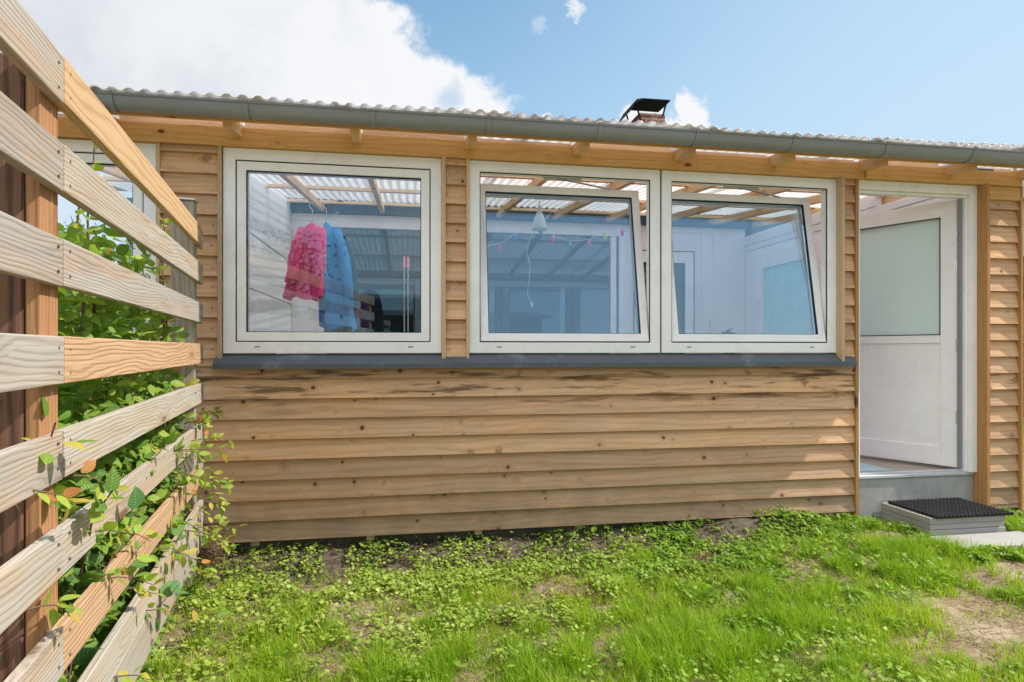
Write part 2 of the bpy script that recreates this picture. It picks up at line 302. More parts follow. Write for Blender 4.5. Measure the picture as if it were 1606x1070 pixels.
# ---------------------------------------------------------------- mesh helpers
def tag(o, label=None, cat=None, group=None, kind=None):
    for k, v in (('label', label), ('category', cat), ('group', group), ('kind', kind)):
        if v: o[k] = v
    return o
def empty(name, loc=(0, 0, 0)):
    o = bpy.data.objects.new(name, None); o.location = loc; C.collection.objects.link(o); o.empty_display_size = .1; return o
class MB:
    """collects faces with a uv in metres and a random number per board"""
    def __init__(s): s.v = []; s.f = []; s.uv = []; s.r = []
    def face(s, pts, uvs, r):
        n = len(s.v); s.v += [tuple(p) for p in pts]; s.f.append(list(range(n, n+len(pts)))); s.uv += uvs; s.r.append(r)
    def obox(s, o, a, b, c, r=None):
        """box at corner o with edge vectors a (length, grain), b, c"""
        o, a, b, c = map(Vector, (o, a, b, c)); r = random.random() if r is None else r
        if a.cross(b).dot(c) < 0: o = o+b; b = -b
        n = len(s.v); P = [o+a*i+b*j+c*k for k in (0, 1) for j in (0, 1) for i in (0, 1)]
        s.v += [tuple(p) for p in P]; la, lb, lc = a.length, b.length, c.length
        ov = random.random()*.3
        C8 = [(i, j, k) for k in (0, 1) for j in (0, 1) for i in (0, 1)]
        for q, mode in (((0, 2, 3, 1), 'b'), ((4, 5, 7, 6), 'b'), ((0, 1, 5, 4), 'c'), ((2, 6, 7, 3), 'c'), ((0, 4, 6, 2), 'e'), ((1, 3, 7, 5), 'e')):
            s.f.append([n+i for i in q]); s.r.append(r)
            for i in q:
                ci = C8[i]
                if mode == 'b': s.uv.append((ci[0]*la, ov+ci[1]*lb+ci[2]*.0))
                elif mode == 'c': s.uv.append((ci[0]*la, ov+ci[2]*lc+lb*ci[1]))
                else: s.uv.append((ci[2]*lc*.3, ov+ci[1]*lb))
    def box(s, x0, x1, y0, y1, z0, z1, ax='x', r=None):
        o = (x0, y0, z0); X, Y, Z = (x1-x0, 0, 0), (0, y1-y0, 0), (0, 0, z1-z0)
        if ax == 'x': s.obox(o, X, Z, Y, r)
        elif ax == 'z': s.obox(o, Z, X, Y, r)
        else: s.obox(o, Y, Z, X, r)
    def ring(s, x0, x1, z0, z1, w, y0, y1, wb=None):
        """mitred rectangular frame in the XZ plane"""
        wb = w if wb is None else wb
        O = [(x0, z0), (x1, z0), (x1, z1), (x0, z1)]; I = [(x0+w, z0+wb), (x1-w, z0+wb), (x1-w, z1-w), (x0+w, z1-w)]
        n = len(s.v)
        for y in (y0, y1):
            for p in O+I: s.v.append((p[0], y, p[1]))
        for i in range(4):
            j = (i+1) % 4
            for q in ((i, j, 4+j, 4+i), (8+j, 8+i, 12+i, 12+j), (j, i, 8+i, 8+j), (4+i, 4+j, 12+j, 12+i)):
                s.f.append([n+k for k in q]); s.r.append(.5); s.uv += [(0, 0)]*4
    def prism(s, poly, x0, x1, r=None):
        """poly = [(y,z)...] extruded along X"""
        r = random.random() if r is None else r; n = len(s.v); k = len(poly); ov = random.random()
        for x in (x0, x1):
            for p in poly: s.v.append((x, p[0], p[1]))
        acc = ov
        for i in range(k):
            j = (i+1) % k; L = math.dist(poly[i], poly[j])
            s.f.append([n+i, n+k+i, n+k+j, n+j]); s.r.append(r)
            s.uv += [(x0, acc), (x1, acc), (x1, acc+L), (x0, acc+L)]; acc += L
        s.f.append([n+i for i in range(k)]); s.r.append(r); s.uv += [p for p in poly]
        s.f.append([n+k+i for i in reversed(range(k))]); s.r.append(r); s.uv += [poly[i] for i in reversed(range(k))]
    def tube(s, pts, rad, seg=8, r=.5, cap=True):
        pts = [Vector(p) for p in pts]; rad = rad if isinstance(rad, (list, tuple)) else [rad]*len(pts)
        n = len(s.v); prev = None
        for i, p in enumerate(pts):
            d = (pts[min(i+1, len(pts)-1)]-pts[max(i-1, 0)]).normalized()
            a = prev if prev is not None else (Vector((0, 0, 1)) if abs(d.z) < .9 else Vector((1, 0, 0)))
            a = (a-d*a.dot(d)).normalized(); prev = a; b = d.cross(a)
            for k in range(seg):
                th = 2*math.pi*k/seg; s.v.append(tuple(p+(a*math.cos(th)+b*math.sin(th))*rad[i]))
        for i in range(len(pts)-1):
            for k in range(seg):
                k2 = (k+1) % seg
                s.f.append([n+i*seg+k, n+i*seg+k2, n+(i+1)*seg+k2, n+(i+1)*seg+k]); s.r.append(r); s.uv += [(i*.1, k*.01), (i*.1, k*.01+.01), (i*.1+.1, k*.01+.01), (i*.1+.1, k*.01)]
        if cap:
            s.f.append([n+k for k in reversed(range(seg))]); s.f.append([n+(len(pts)-1)*seg+k for k in range(seg)]); s.r += [r, r]; s.uv += [(0, 0)]*(2*seg)
    def lathe(s, prof, cx, cy, seg=24, r=.5):
        n = len(s.v)
        for (ra, z) in prof:
            for k in range(seg):
                th = 2*math.pi*k/seg; s.v.append((cx+ra*math.cos(th), cy+ra*math.sin(th), z))
        for i in range(len(prof)-1):
            for k in range(seg):
                k2 = (k+1) % seg
                s.f.append([n+i*seg+k, n+i*seg+k2, n+(i+1)*seg+k2, n+(i+1)*seg+k]); s.r.append(r); s.uv += [(0, 0)]*4
    def build(s, name, mat, parent=None, bev=0., smooth=False, loc=None, rot=None, pm=None):
        me = bpy.data.meshes.new(name); me.from_pydata(s.v, [], s.f)
        ul = me.uv_layers.new(name='UVMap'); ul.data.foreach_set('uv', np.array(s.uv, dtype=np.float32).ravel())
        at = me.attributes.new('rnd', 'FLOAT', 'FACE'); at.data.foreach_set('value', np.array(s.r, dtype=np.float32))
        bm = bmesh.new(); bm.from_mesh(me); bmesh.ops.recalc_face_normals(bm, faces=bm.faces[:]); bm.to_mesh(me); bm.free()
        me.materials.append(mat); me.update()
        if smooth: me.polygons.foreach_set('use_smooth', [True]*len(me.polygons))
        o = bpy.data.objects.new(name, me); C.collection.objects.link(o)
        if bev:
            b = o.modifiers.new('bevel', 'BEVEL'); b.width = bev; b.segments = 2; b.limit_method = 'ANGLE'; b.angle_limit = R(40); b.harden_normals = False
        if parent: o.parent = parent
        if loc: o.location = loc
        if rot: o.rotation_euler = rot
        return o
def scatter(name, tmpl, pos, rot, scale, rnd, mat, parent=None, smooth=True):
    """tmpl = (verts Kx3, faces, uv Kx2); pos Nx3, rot Nx3x3, scale N or Nx3 -> one mesh"""
    tv, tf, tuv = tmpl; tv = np.asarray(tv, float); K = len(tv); N = len(pos)
    scale = np.asarray(scale, float)
    sc = scale[:, None, None] if scale.ndim == 1 else scale[:, None, :]
    V = np.einsum('nij,nkj->nki', rot, tv[None]*sc)+pos[:, None, :]
    fl = np.concatenate([np.array(f) for f in tf]); cnt = np.array([len(f) for f in tf])
    L = (fl[None]+(np.arange(N)*K)[:, None]).ravel()
    tot = np.tile(cnt, N); st = np.concatenate([[0], np.cumsum(tot)[:-1]])
    me = bpy.data.meshes.new(name)
    me.vertices.add(N*K); me.vertices.foreach_set('co', V.astype(np.float32).ravel())
    me.loops.add(len(L)); me.loops.foreach_set('vertex_index', L.astype(np.int32))
    me.polygons.add(len(tot)); me.polygons.foreach_set('loop_start', st.astype(np.int32))
    me.update(calc_edges=True)
    at = me.attributes.new('rnd', 'FLOAT', 'POINT'); at.data.foreach_set('value', np.repeat(rnd, K).astype(np.float32))
    ul = me.uv_layers.new(name='UVMap'); ul.data.foreach_set('uv', np.tile(np.asarray(tuv, np.float32)[fl], (N, 1)).ravel())
    me.polygons.foreach_set('use_smooth', [smooth]*len(tot))
    me.materials.append(mat); me.validate()
    o = bpy.data.objects.new(name, me); C.collection.objects.link(o)
    if parent: o.parent = parent
    return o
def frames(fwd, up):
    """rotation matrices whose x axis = fwd, z axis ~ up"""
    f = fwd/np.linalg.norm(fwd, axis=1, keepdims=True)
    y = np.cross(up, f); y /= np.linalg.norm(y, axis=1, keepdims=True)+1e-9
    z = np.cross(f, y); return np.stack([f, y, z], axis=2)
def leaf_t(w=.62, n=5, cup=.12, droop=.18):
    v = [(0, 0, 0)]; uv = [(0, 0)]
    for i in range(1, n+1):
        s = i/(n+1); wd = w*.5*math.sin(math.pi*s**.8)**.9; z = -droop*s*s
        v += [(s, wd, z+cup*wd), (s, 0, z), (s, -wd, z+cup*wd)]; uv += [(s, wd), (s, 0), (s, -wd)]
    v.append((1.02, 0, -droop)); uv.append((1, 0)); e = len(v)-1
    f = [(0, 2, 1), (0, 3, 2)]
    for i in range(n-1):
        a = 1+3*i; b = a+3; f += [(a, a+1, b+1, b), (a+1, a+2, b+2, b+1)]
    a = 1+3*(n-1); f += [(a, a+1, e), (a+1, a+2, e)]
    return v, f, uv
LEAF = leaf_t(); LEAFB = leaf_t(.8, 5, .2, .1)
# ---------------------------------------------------------------- ground
def gh(x, y):
    return .075*sm(.4, 3., x)*sm(2.2, 3.3, y)
def mound(x, y): return .10*sm(3.42, 3.74, y)*sm(3.1, 2.4, x)*(1 if y < 4.3 else 0)
BARE = [(*fg(1560, 960, .06), .42, .30), (*fg(1590, 900, .06), .4, .2), (*fg(1520, 1010, .05), .35, .14), (*fg(1380, 850, .06), .22, .09), (*fg(1340, 862, .06), .16, .06), (*fg(1110, 884, .03), .13, .09), (*fg(905, 930, .02), .14, .08),
        (*fg(960, 950, .02), .12, .06), (*fg(500, 930, 0), .12, .06), (*fg(320, 1040, 0), .14, .08), (*fg(1430, 990, .05), .22, .06), (*fg(540, 1050, 0), .1, .05), (*fg(620, 900, 0), .15, .07), (*fg(1250, 905, .05), .08, .04)]
def vn0(x, y, s):
    x = np.asarray(x, float)*s; y = np.asarray(y, float)*s; xi = np.floor(x); yi = np.floor(y); a = x-xi; b = y-yi; a = a*a*(3-2*a); b = b*b*(3-2*b)
    h = lambda p, q: (lambda v: v-np.floor(v))(np.sin(p*127.1+q*311.7)*43758.5453)
    return (h(xi, yi)*(1-a)+h(xi+1, yi)*a)*(1-b)+(h(xi, yi+1)*(1-a)+h(xi+1, yi+1)*a)*b
def bare(x, y):
    k = 0
    for (bx, by, rx, ry) in BARE:
        k = np.maximum(k, np.exp(-(((x-bx)/rx)**2+((y-by)/ry)**2)*1.1))
    return k*(.35+1.25*vn0(x, y, 7)*.6+.5*vn0(x, y, 19)) if not np.isscalar(x) else k
GX = np.concatenate([[-300, -60, -15], np.arange(-4, 7.01, .08), [9, 16, 40, 120, 400]]); GY = np.concatenate([[-300, -60, -12], np.arange(-1.5, 5.01, .08), [7, 12, 30, 100, 600]])
m = MB(); nx, ny = len(GX), len(GY)
def hn(x, y): return mound(x, y)+.005*(1+1.2*(y > 3.3))*(math.sin(x*7.3+y*3.1)+math.sin(y*9.7-x*4.)+math.sin(x*17.+y*13)) if -4 < x < 7 and -1.5 < y < 4.3 else 0
for j in range(ny):
    for i in range(nx): m.v.append((GX[i], GY[j], gh(GX[i], GY[j])+hn(GX[i], GY[j])))
for j in range(ny-1):
    for i in range(nx-1):
        a = j*nx+i; m.f.append([a, a+1, a+nx+1, a+nx]); m.r.append(.5); m.uv += [(0, 0)]*4
g = m.build('ground', M['soil'], smooth=True); tag(g, kind='structure')
# ---------------------------------------------------------------- the house
YW = 3.70
house = empty('garden_room_house', (1.6, 3.7, 0))
tag(house, 'single storey timber clad garden room with white windows, clear corrugated roof and open white door', 'house')
def H(o):
    o.parent = house; o.matrix_parent_inverse = Matrix.Translation((-1.6, -3.7, 0)); return o
def PB(mb, name, mat, **k): return H(mb.build(name, mat, **k))
ZT, ZB = 2.42, .17
rects = [(-2.75, 3.0, ZB, 1.175), (-1.375, -1.068, 1.175, ZT), (.213, .343, 1.175, ZT), (2.868, 2.985, 1.175, ZT), (3.987, 4.300, .14, 2.45), (-2.75, -2.62, 1.175, ZT)]
pitch = .1165
def clad(mb, x0, x1, z0, z1):
    k0 = int(math.floor((z0-ZB)/pitch+1e-3))
    for k in range(k0, 40):
        zb = ZB+k*pitch; zt = zb+pitch+.012
        if zb >= z1-.01: break
        zb = max(zb, z0); zt_ = min(zt, z1)
        if zt_-zb < .012: continue
        f = lambda z: YW-.008-.029*(1-(z-zb)/(pitch+.012))
        cuts = [x0, x1]
        if x1-x0 > 3: cuts = [x0, random.choice((.9, 1.6, -.3, 2.1))+random.random()*.1 if k % 3 == 5 else x1]; cuts = sorted(set([x0, x1]+cuts))
        for a, b in zip(cuts[:-1], cuts[1:]):
            j = random.uniform(-.0015, .0015)
            mb.prism([(f(zb)+j, zb), (f(zb)+.02, zb), (f(zt_)+.012, zt_), (f(zt_)+j, zt_)], a, b-.001)
for i, rc in enumerate(rects):
    m = MB(); clad(m, *rc); PB(m, 'wall_cladding', M['clad'])
# nail heads
m = MB()
for rc, xs in ((rects[1], (-1.345, -1.10)), (rects[2], (.232,)), (rects[3], (2.90,)), (rects[4], (4.04,))):
    for k in range(40):
        z = ZB+k*pitch+.055
        if rc[2]+.02 < z < rc[3]-.03:
            for x in xs:
                x += random.uniform(-.006, .006); z_ = z+random.uniform(-.006, .006); m.tube([(x, YW-.018, z_), (x, YW-.0325, z_)], .0042, 8)
for k in range(8):
    for x in (-1.0, -.35, .3, .95, 1.6, 2.25, 2.88):
        x += random.uniform(-.01, .01); z = ZB+k*pitch+.07+random.uniform(-.006, .006)
        m.tube([(x, YW-.02, z), (x, YW-.0275, z)], .0022, 6)
o = PB(m, 'nail_heads', M['steel']); o['kind'] = 'stuff'
# inner lining
m = MB()
for (x0, x1, z0, z1) in rects:
    m.box(x0+.001, x1-.001, YW+.004, YW+.10, z0+.02, z1+.0, 'x')
PB(m, 'inner_lining', M['white'])
# beam, fascia, trims
m = MB(); m.box(-1.62, 3.045, 3.648, 3.76, 2.423, 2.53, 'x', .35); PB(m, 'header_beam', M['beam'], bev=.003)
m = MB(); m.box(-2.8, -1.624, 3.650, 3.76, 2.426, 2.534, 'x', .2); PB(m, 'header_beam', M['beam'], bev=.003)
m = MB(); m.box(3.049, 4.303, 3.640, 3.76, 2.427, 2.526, 'x', .7); PB(m, 'header_beam', M['beam'], bev=.003)
m = MB(); m.box(-2.8, 1.9, 3.428, 3.450, 2.488, 2.552, 'x', .3); m.box(1.903, 4.46, 3.428, 3.450, 2.488, 2.552, 'x', .6); PB(m, 'fascia_board', M['beam'])
m = MB(); m.box(3.987, 4.300, 3.652, 3.70, 2.33, 2.424, 'x', .3)
PB(m, 'corner_board', M['beam'], bev=.002)
for (x0, x1, y0, z0, z1, mat) in ((-1.393, -1.373, 3.664, 1.205, 2.43, 'trim'), (-1.070, -1.049, 3.655, 1.195, 2.43, 'trim'), (.193, .216, 3.652, 1.20, 2.43, 'trim'), (.341, .358, 3.652, 1.19, 2.43, 'trim'),
                                  (2.850, 2.872, 3.618, 1.19, 2.43, 'trim'), (2.983, 3.006, 3.655, .12, 2.43, 'doorpost'), (3.960, 3.988, 3.60, .09, 2.425, 'doorpost'), (4.299, 4.318, 3.648, .10, 2.43, 'doorpost')):
    m = MB(); m.box(x0, x1, y0, 3.745, z0, z1, 'z'); PB(m, 'trim_board', M[mat], bev=.002)
# foundation
m = MB(); m.box(-2.75, 2.99, 3.735, 3.86, -.2, .26, 'x'); PB(m, 'foundation_wall', M['found'])
m = MB(); m.box(3.006, 3.960, 3.705, 3.86, -.2, .378, 'x'); PB(m, 'door_threshold_base', M['conc'], bev=.004)
m = MB(); m.box(3.989, 4.305, 3.735, 3.86, -.2, .26, 'x'); PB(m, 'foundation_wall', M['conc'])
for x in (-.9, -.25, .395, 1.03, 1.65, 2.27, 2.80, 2.93):
    m = MB(); m.box(x, x+.045, 3.692, 3.73, .135, .30, 'z'); PB(m, 'wall_batten', M['trim'])
m = MB(); m.box(3.006, 3.960, 3.694, 3.80, .380, .398, 'x'); m.box(3.006, 3.960, 3.735, 3.765, .398, .410, 'x'); PB(m, 'door_sill', M['sillgrey'], bev=.002)
# roof
zr = lambda y: 2.557+(y-3.30)*.10
def corr(x0, x1, y0, y1, name, dz=0):
    m = MB(); per = .076; a = .0095; n = int((x1-x0)/per*12)
    ys = [y0, (y0+y1)/2, y1]
    for top in (0, 1):
        for y in ys:
            for i in range(n+1):
                x = x0+(x1-x0)*i/n; c = math.cos(2*math.pi*x/per); c = max(-.8, min(.8, c*1.25))
                m.v.append((x, y, zr(y)+a*c+.0025*top+dz+.0045*math.sin(x*1.9)+.003*math.sin(x*5.3)))
    w = n+1
    def q(*p): m.f.append(list(p)); m.r.append(.5); m.uv.extend([(0, 0)]*4)
    for j in range(2):
        for i in range(n):
            b = j*w+i; q(b, b+w, b+w+1, b+1); b += 3*w; q(b, b+1, b+w+1, b+w)
    for i in range(n):
        q(i, i+1, i+1+3*w, i+3*w)
    return PB(m, name, M['poly'], smooth=True)
xs = [-2.85, -1.55, -.35, .72, 1.79, 2.86, 3.93, 4.48]
for i in range(7): corr(xs[i]-.04, xs[i+1]+.04, 3.275-.008*(i % 3), 7.08, 'roof_sheet', .004*(i % 2))
DX1_ = 3.960
RX = [-2.28, -1.62, -.96, -.30, .36, 1.03, 1.70, 2.37, 3.03, 3.70, 4.30]
for x in RX:
    m = MB(); y0, y1 = 3.452, 7.06
    m.obox((x-.023, y0, zr(y0)-.115), (0, y1-y0, (y1-y0)*.10), (0, 0, .068), (.046, 0, 0)); PB(m, 'rafter', M['rafter'], bev=.002)
for y in (3.47, 3.80, 4.85, 5.9, 6.85):
    m = MB(); z = zr(y)-.045; m.box(-2.8, 4.42, y, y+.045, z+.001, z+.030, 'x'); PB(m, 'roof_batten', M['pink'])
RXs = [-2.8]+RX+[4.34]
for a_, b_ in zip(RXs[:-1], RXs[1:]):
    m = MB(); m.box(a_+.026, b_-.026, 3.70, 3.72, 2.531, zr(3.70)-.014-random.choice((0, .0, .018)), 'x'); PB(m, 'eave_block', M['pink'])
m = MB(); m.box(DX1_-.084, DX1_-.070, 3.722, 3.752, .42, 2.35, 'z'); PB(m, 'door_edge_profile', M['gutter'])
m = MB(); tx0, tx1 = fx(1512, 3.696), fx(1560, 3.696); m.box(tx0, tx1, 3.694, 3.698, 2.534, 2.566); tg = PB(m, 'timber_label', M['wire'])
m = MB(); m.box(tx0+.035, tx1-.012, 3.692, 3.694, 2.541, 2.557)
o = m.build('label_print', M['sill']); o.parent = tg
# gutter
m = MB(); GR = .057; gy, gz = 3.360, 2.542; prof = []
for k in range(15):
    th = math.pi*k/14; prof.append((gy-GR*math.cos(th), gz-GR*1.12*math.sin(th)))
for k in range(14, -1, -1):
    th = math.pi*k/14; prof.append((gy-(GR-.003)*math.cos(th), gz-(GR*1.12-.003)*math.sin(th)))
def gut(x0, x1, dz=0., e=0.):
    k = len(prof)
    P = [((p[0]-gy)*(1+e)+gy, (p[1]-gz)*(1+e)+gz) for p in prof]
    n = len(m.v)
    for x in (x0, x1):
        for p in P: m.v.append((x, p[0], p[1]+dz))
    for i in range(k):
        j = (i+1) % k; m.f.append([n+i, n+k+i, n+k+j, n+j]); m.r.append(.5); m.uv += [(0, 0)]*4
    m.f.append([n+i for i in range(k)]); m.r.append(.5); m.uv += [(0, 0)]*k
    m.f.append([n+k+i for i in range(k)]); m.r.append(.5); m.uv += [(0, 0)]*k
gut(-2.85, .22); gut(.22, 4.47)
m.tube([(-2.85, gy-GR-.001, gz+.002), (4.47, gy-GR-.001, gz+.002)], .0085, 10)
gutter = PB(m, 'gutter', M['gutter'], smooth=False)
m = MB(); gut(fx(709, gy-GR), fx(736, gy-GR), 0, .055); m.tube([(fx(709, gy-GR), gy-GR-.003, gz+.003), (fx(736, gy-GR), gy-GR-.003, gz+.003)], .0105, 10)
j_ = m.build('gutter_joint', M['gutter']); j_.parent = gutter
for px in (172, 385, 585, 767, 942, 1095, 1247, 1393, 1530):
    m = MB(); x = fx(px, gy-GR); gut(x-.011, x+.011, 0, .10); m.tube([(x-.010, gy-GR-.003, gz+.003), (x+.010, gy-GR-.003, gz+.003)], .0115, 10)
    m.box(x-.010, x+.010, gy+GR, 3.427, gz-.035, gz+.0)
    b_ = m.build('bracket', M['gutter']); b_.parent = gutter
# window sill flashing
def sill(x0, x1, e=0.):
    m = MB(); y0 = 3.612
    m.prism([(y0, 1.158+e), (y0, 1.186+e), (3.69, 1.243+e), (3.72, 1.243+e), (3.72, 1.235+e), (y0+.004, 1.180+e), (y0+.004, 1.158+e)], x0, x1)
    return PB(m, 'window_sill', M['sill'])
sill(-1.083, .195); sill(.1955, 1.62, .001); sill(1.6205, 2.955); sill(-2.7, -1.37)
# windows
def window(x0, x1, z0=1.246, z1=2.421, tilt=0., hand=None):
    w = .066; y0 = 3.672; y1 = 3.745
    m = MB(); m.ring(x0, x1, z0, z1, w, y0, y1)
    fr = PB(m, 'window', M['pvc'], bev=.004)
    for xx in (x0+.17, x1-.20):
        m = MB(); m.box(xx, xx+.03, y0-.0015, y0+.004, z0+.036, z0+.041); o = m.build('drain_slot', M['rubber']); o.parent = fr
    ix0, ix1, iz0, iz1 = x0+w, x1-w, z0+w, z1-w
    piv = Vector((0, 3.69, iz0+.004))
    rot = (-tilt, 0, 0)
    def sub(mb, name, mat, bev=0., par=fr):
        mb.v = [(a, b-piv.y, c-piv.z) for a, b, c in mb.v]
        o = mb.build(name, mat, bev=bev); o.parent = par; o.location = piv; o.rotation_euler = rot; return o
    m = MB(); m.ring(ix0-.001, ix1+.001, iz0-.001, iz1+.001, .006, y0+.008, y0+.014); o = m.build('outer_seal', M['rubber']); o.parent = fr
    sw = .050; e = .0065
    m = MB(); m.ring(ix0+e, ix1-e, iz0+e, iz1-e, sw, y0+.006, y1+.01); m.ring(ix0-.012, ix1+.012, iz0-.012, iz1+.012, .045, y1+.011, y1+.03)
    sash = sub(m, 'sash', M['pvc'], .003)
    a = ix0+e+sw; b = ix1-e-sw; c = iz0+e+sw; d = iz1-e-sw
    m = MB(); m.ring(a-.001, b+.001, c-.001, d+.001, .005, y0+.0115, y0+.03); sub(m, 'glass_seal', M['rubber'])
    m = MB(); m.box(a+.002, b-.002, y0+.022, y0+.040, c+.002, d-.002); sub(m, 'pane', M['glasstilt'] if tilt else M['glass'])
    return fr
window(-1.045, .193)
w2 = window(.358, 1.588, tilt=R(10.3))
w3 = window(1.600, 2.850, tilt=R(9.8))
window(-2.62, -1.395)
m = MB(); m.box(1.5885, 1.5995, 3.69, 3.74, 1.25, 2.43, 'z'); PB(m, 'window_joint_seal', M['rubber'])
# stay arms of the two tilted windows
for (xa, fr, w) in ((1.43, w2, .12), (2.66, w3, .12)):
    m = MB(); m.tube([(xa-.5, 3.735, 2.352), (xa-.12, 3.84, 2.328)], .006, 6); m.box(xa-.6, xa-.35, 3.722, 3.737, 2.347, 2.357); o = m.build('stay_arm', M['steel']); o.parent = fr
# door frame and leaf
DX0, DX1, DZ0, DZ1 = 3.006, 3.960, .40, 2.425
m = MB()
for (a, b, c, d) in ((DX0, DX0+.022, DZ0, DZ1), (DX1-.050, DX1, DZ0, DZ1), (DX0+.022, DX1-.050, DZ1-.062, DZ1)): m.box(a, b, 3.672, 3.745, c, d, 'z')
m.box(DX1-.068, DX1-.050, 3.70, 3.745, DZ0, DZ1-.062, 'z'); m.box(DX0+.022, DX1-.068, 3.70, 3.745, DZ1-.08, DZ1-.062, 'z')
PB(m, 'door_frame', M['pvc'], bev=.003)
hx, hy = DX1-.063, 3.755; LW, LZ0, LZ1 = .865, .418, 2.352
def dl(mb, name, mat, par, bev=0.):
    o = mb.build(name, mat, bev=bev); o.parent = par; return o
m = MB(); st = .115
m.box(0, -st, 0, .062, LZ0, LZ1, 'z'); m.box(-LW, -LW+st, 0, .062, LZ0, LZ1, 'z')
m.box(-LW+st, -st, .001, .061, LZ1-st, LZ1, 'x'); m.box(-LW+st, -st, .001, .061, LZ0, LZ0+.14, 'x'); m.box(-LW+st, -st, .001, .061, 1.315, 1.375, 'x')
door = PB(m, 'door', M['pvc'], bev=.003)
door.matrix_parent_inverse = Matrix.Translation((-1.6, -3.7, 0)); door.location = (hx, hy, 0); door.rotation_euler = (0, 0, -R(61.5))
m = MB(); m.box(-LW+st-.005, -st+.005, .022, .04, 1.37, LZ1-st+.005); dl(m, 'frosted_pane', M['frost'], door)
m = MB(); m.box(-LW+st-.005, -st+.005, .014, .048, LZ0+.135, 1.32); dl(m, 'lower_panel', M['pvc'], door)
m = MB(); m.ring(-LW+st, -st, 1.375, LZ1-st, .006, -.001, .010); dl(m, 'pane_seal', M['rubber'], door)
m = MB(); m.box(-.004, .012, .02, .045, LZ0+.02, LZ1-.02, 'z'); dl(m, 'edge_gasket', M['rubber'], door)
for z in (.78, 1.30, 1.86, 2.1):
    m = MB(); m.tube([(.012, .0, z-.05), (.012, .0, z+.05)], .010, 10); m.box(-.02, .02, -.006, .002, z-.045, z+.045); dl(m, 'hinge', M['steel'], door)
m = MB(); m.tube([(-LW+.05, -.002, 1.42), (-LW+.05, -.05, 1.42), (-LW+.17, -.05, 1.42)], .01, 10); m.box(-LW+.035, -LW+.065, -.006, .0, 1.32, 1.5); dl(m, 'door_handle', M['steel'], door)
# interior shell
XL, XR, YB = -1.30, 4.21, 7.10
m = MB()
for k in range(5):
    z0 = .40+k*.46; (m.box(XL-.06, XL, 3.81, YB, z0, z0+.449, 'y') if k < 4 else None)
m.prism([(3.81, 2.246), (3.81, zr(3.81)-.03), (YB, zr(YB)-.03), (YB, 2.246)], XL-.06, XL)
PB(m, 'side_wall_boards', M['white'], bev=.003)
for (a, b) in ((XL-.12, XL-.062), (XR+.062, XR+.10)):
    m = MB(); m.box(a, b, 3.81, YB, .15, 2.57); PB(m, 'outer_side_wall', M['clad'])
m = MB()                      # right side wall with a glazed door in it
for (y0, y1, z0, z1) in ((3.81, 5.62, .4, 2.5), (6.80, YB, .4, 2.5), (5.62, 6.80, 2.42, 2.5)): m.box(XR, XR+.06, y0, y1, z0, z1, 'y')
m.box(XR-.003, XR+.057, 3.81, YB, 2.506, 2.575, 'y'); m.box(XR-.003, XR+.057, 4.9, YB, 2.581, 2.70, 'y')
PB(m, 'side_wall', M['white'], bev=.003)
m = MB()
for (y0, y1, z0, z1) in ((5.62, 5.74, .4, 2.42), (6.66, 6.80, .4, 2.42), (5.74, 6.66, 2.24, 2.42), (5.74, 6.66, .4, 1.42)): m.box(XR-.03, XR+.03, y0, y1, z0, z1, 'z')
sdoor = PB(m, 'side_door', M['pvc'], bev=.003)
m = MB(); m.box(XR-.008, XR+.006, 5.745, 6.655, 1.42, 2.24)
M['teal'] = plain('turquoise_glass', (.40, .72, .76), .2)
o = m.build('frosted_pane', M['teal']); o.parent = sdoor
m = MB(); m.tube([(XR-.03, 6.74, 1.66), (XR-.07, 6.74, 1.66), (XR-.07, 6.74, 1.86), (XR-.03, 6.74, 1.86)], .011, 8); o = m.build('door_handle', M['wire']); o.parent = sdoor
# back wall: glazing, door, plain wall
m = MB()
for (x0, x1, z0, z1) in ((XL, -1.02, .4, 2.72), (2.60, 2.72, .4, 2.72), (3.50, XR, .4, 2.72), (2.72, 3.5, 2.48, 2.72), (-1.02, 2.60, .4, .95)): m.box(x0, x1, YB, YB+.09, z0, z1, 'z')
m.box(XL, XR, YB-.004, YB+.09, 2.722, 2.80); m.box(3.78, 3.82, YB-.02, YB, .4, 2.72); m.box(3.62, 3.635, YB-.012, YB, .4, 2.72)
PB(m, 'back_wall', M['white'], bev=.002)
m = MB(); m.box(XL, XR, YB-.06, YB+.05, 2.802, 2.915); PB(m, 'back_wall_band', M['darkband'])  # dark blue band along the top of the back wall
m = MB(); m.ring(-1.02, 2.60, .95, 2.72, .07, YB-.02, YB+.05)
m.box(2.425, 2.495, YB-.015, YB+.045, 1.02, 2.65, 'z')
bw = PB(m, 'back_window', M['pvc'], bev=.003)
m = MB()
for x in (.10, .97, 1.84): m.box(x-.03, x+.03, YB+.06, YB+.11, 1.02, 2.03, 'z')
m.box(-.95, 2.42, YB+.062, YB+.112, 2.03, 2.09)
o = m.build('inner_mullions', M['paleframe']); o.parent = bw
m = MB(); m.box(-.95, 2.53, YB+.01, YB+.025, 1.02, 2.65); o = m.build('pane', M['glass']); o.parent = bw
m = MB()
for (x0, x1, z0, z1) in ((2.72, 2.84, .4, 2.48), (3.38, 3.50, .4, 2.48), (2.84, 3.38, 2.34, 2.48), (2.84, 3.38, .4, 1.0)): m.box(x0, x1, YB-.03, YB+.03, z0, z1, 'z')
bd = PB(m, 'back_door', M['pvc'], bev=.003)
m = MB(); m.ring(2.712, 3.508, .4, 2.49, .010, YB-.034, YB-.026); m.ring(2.838, 3.382, .998, 2.342, .010, YB-.034, YB-.02); o = m.build('door_seal', M['rubber']); o.parent = bd
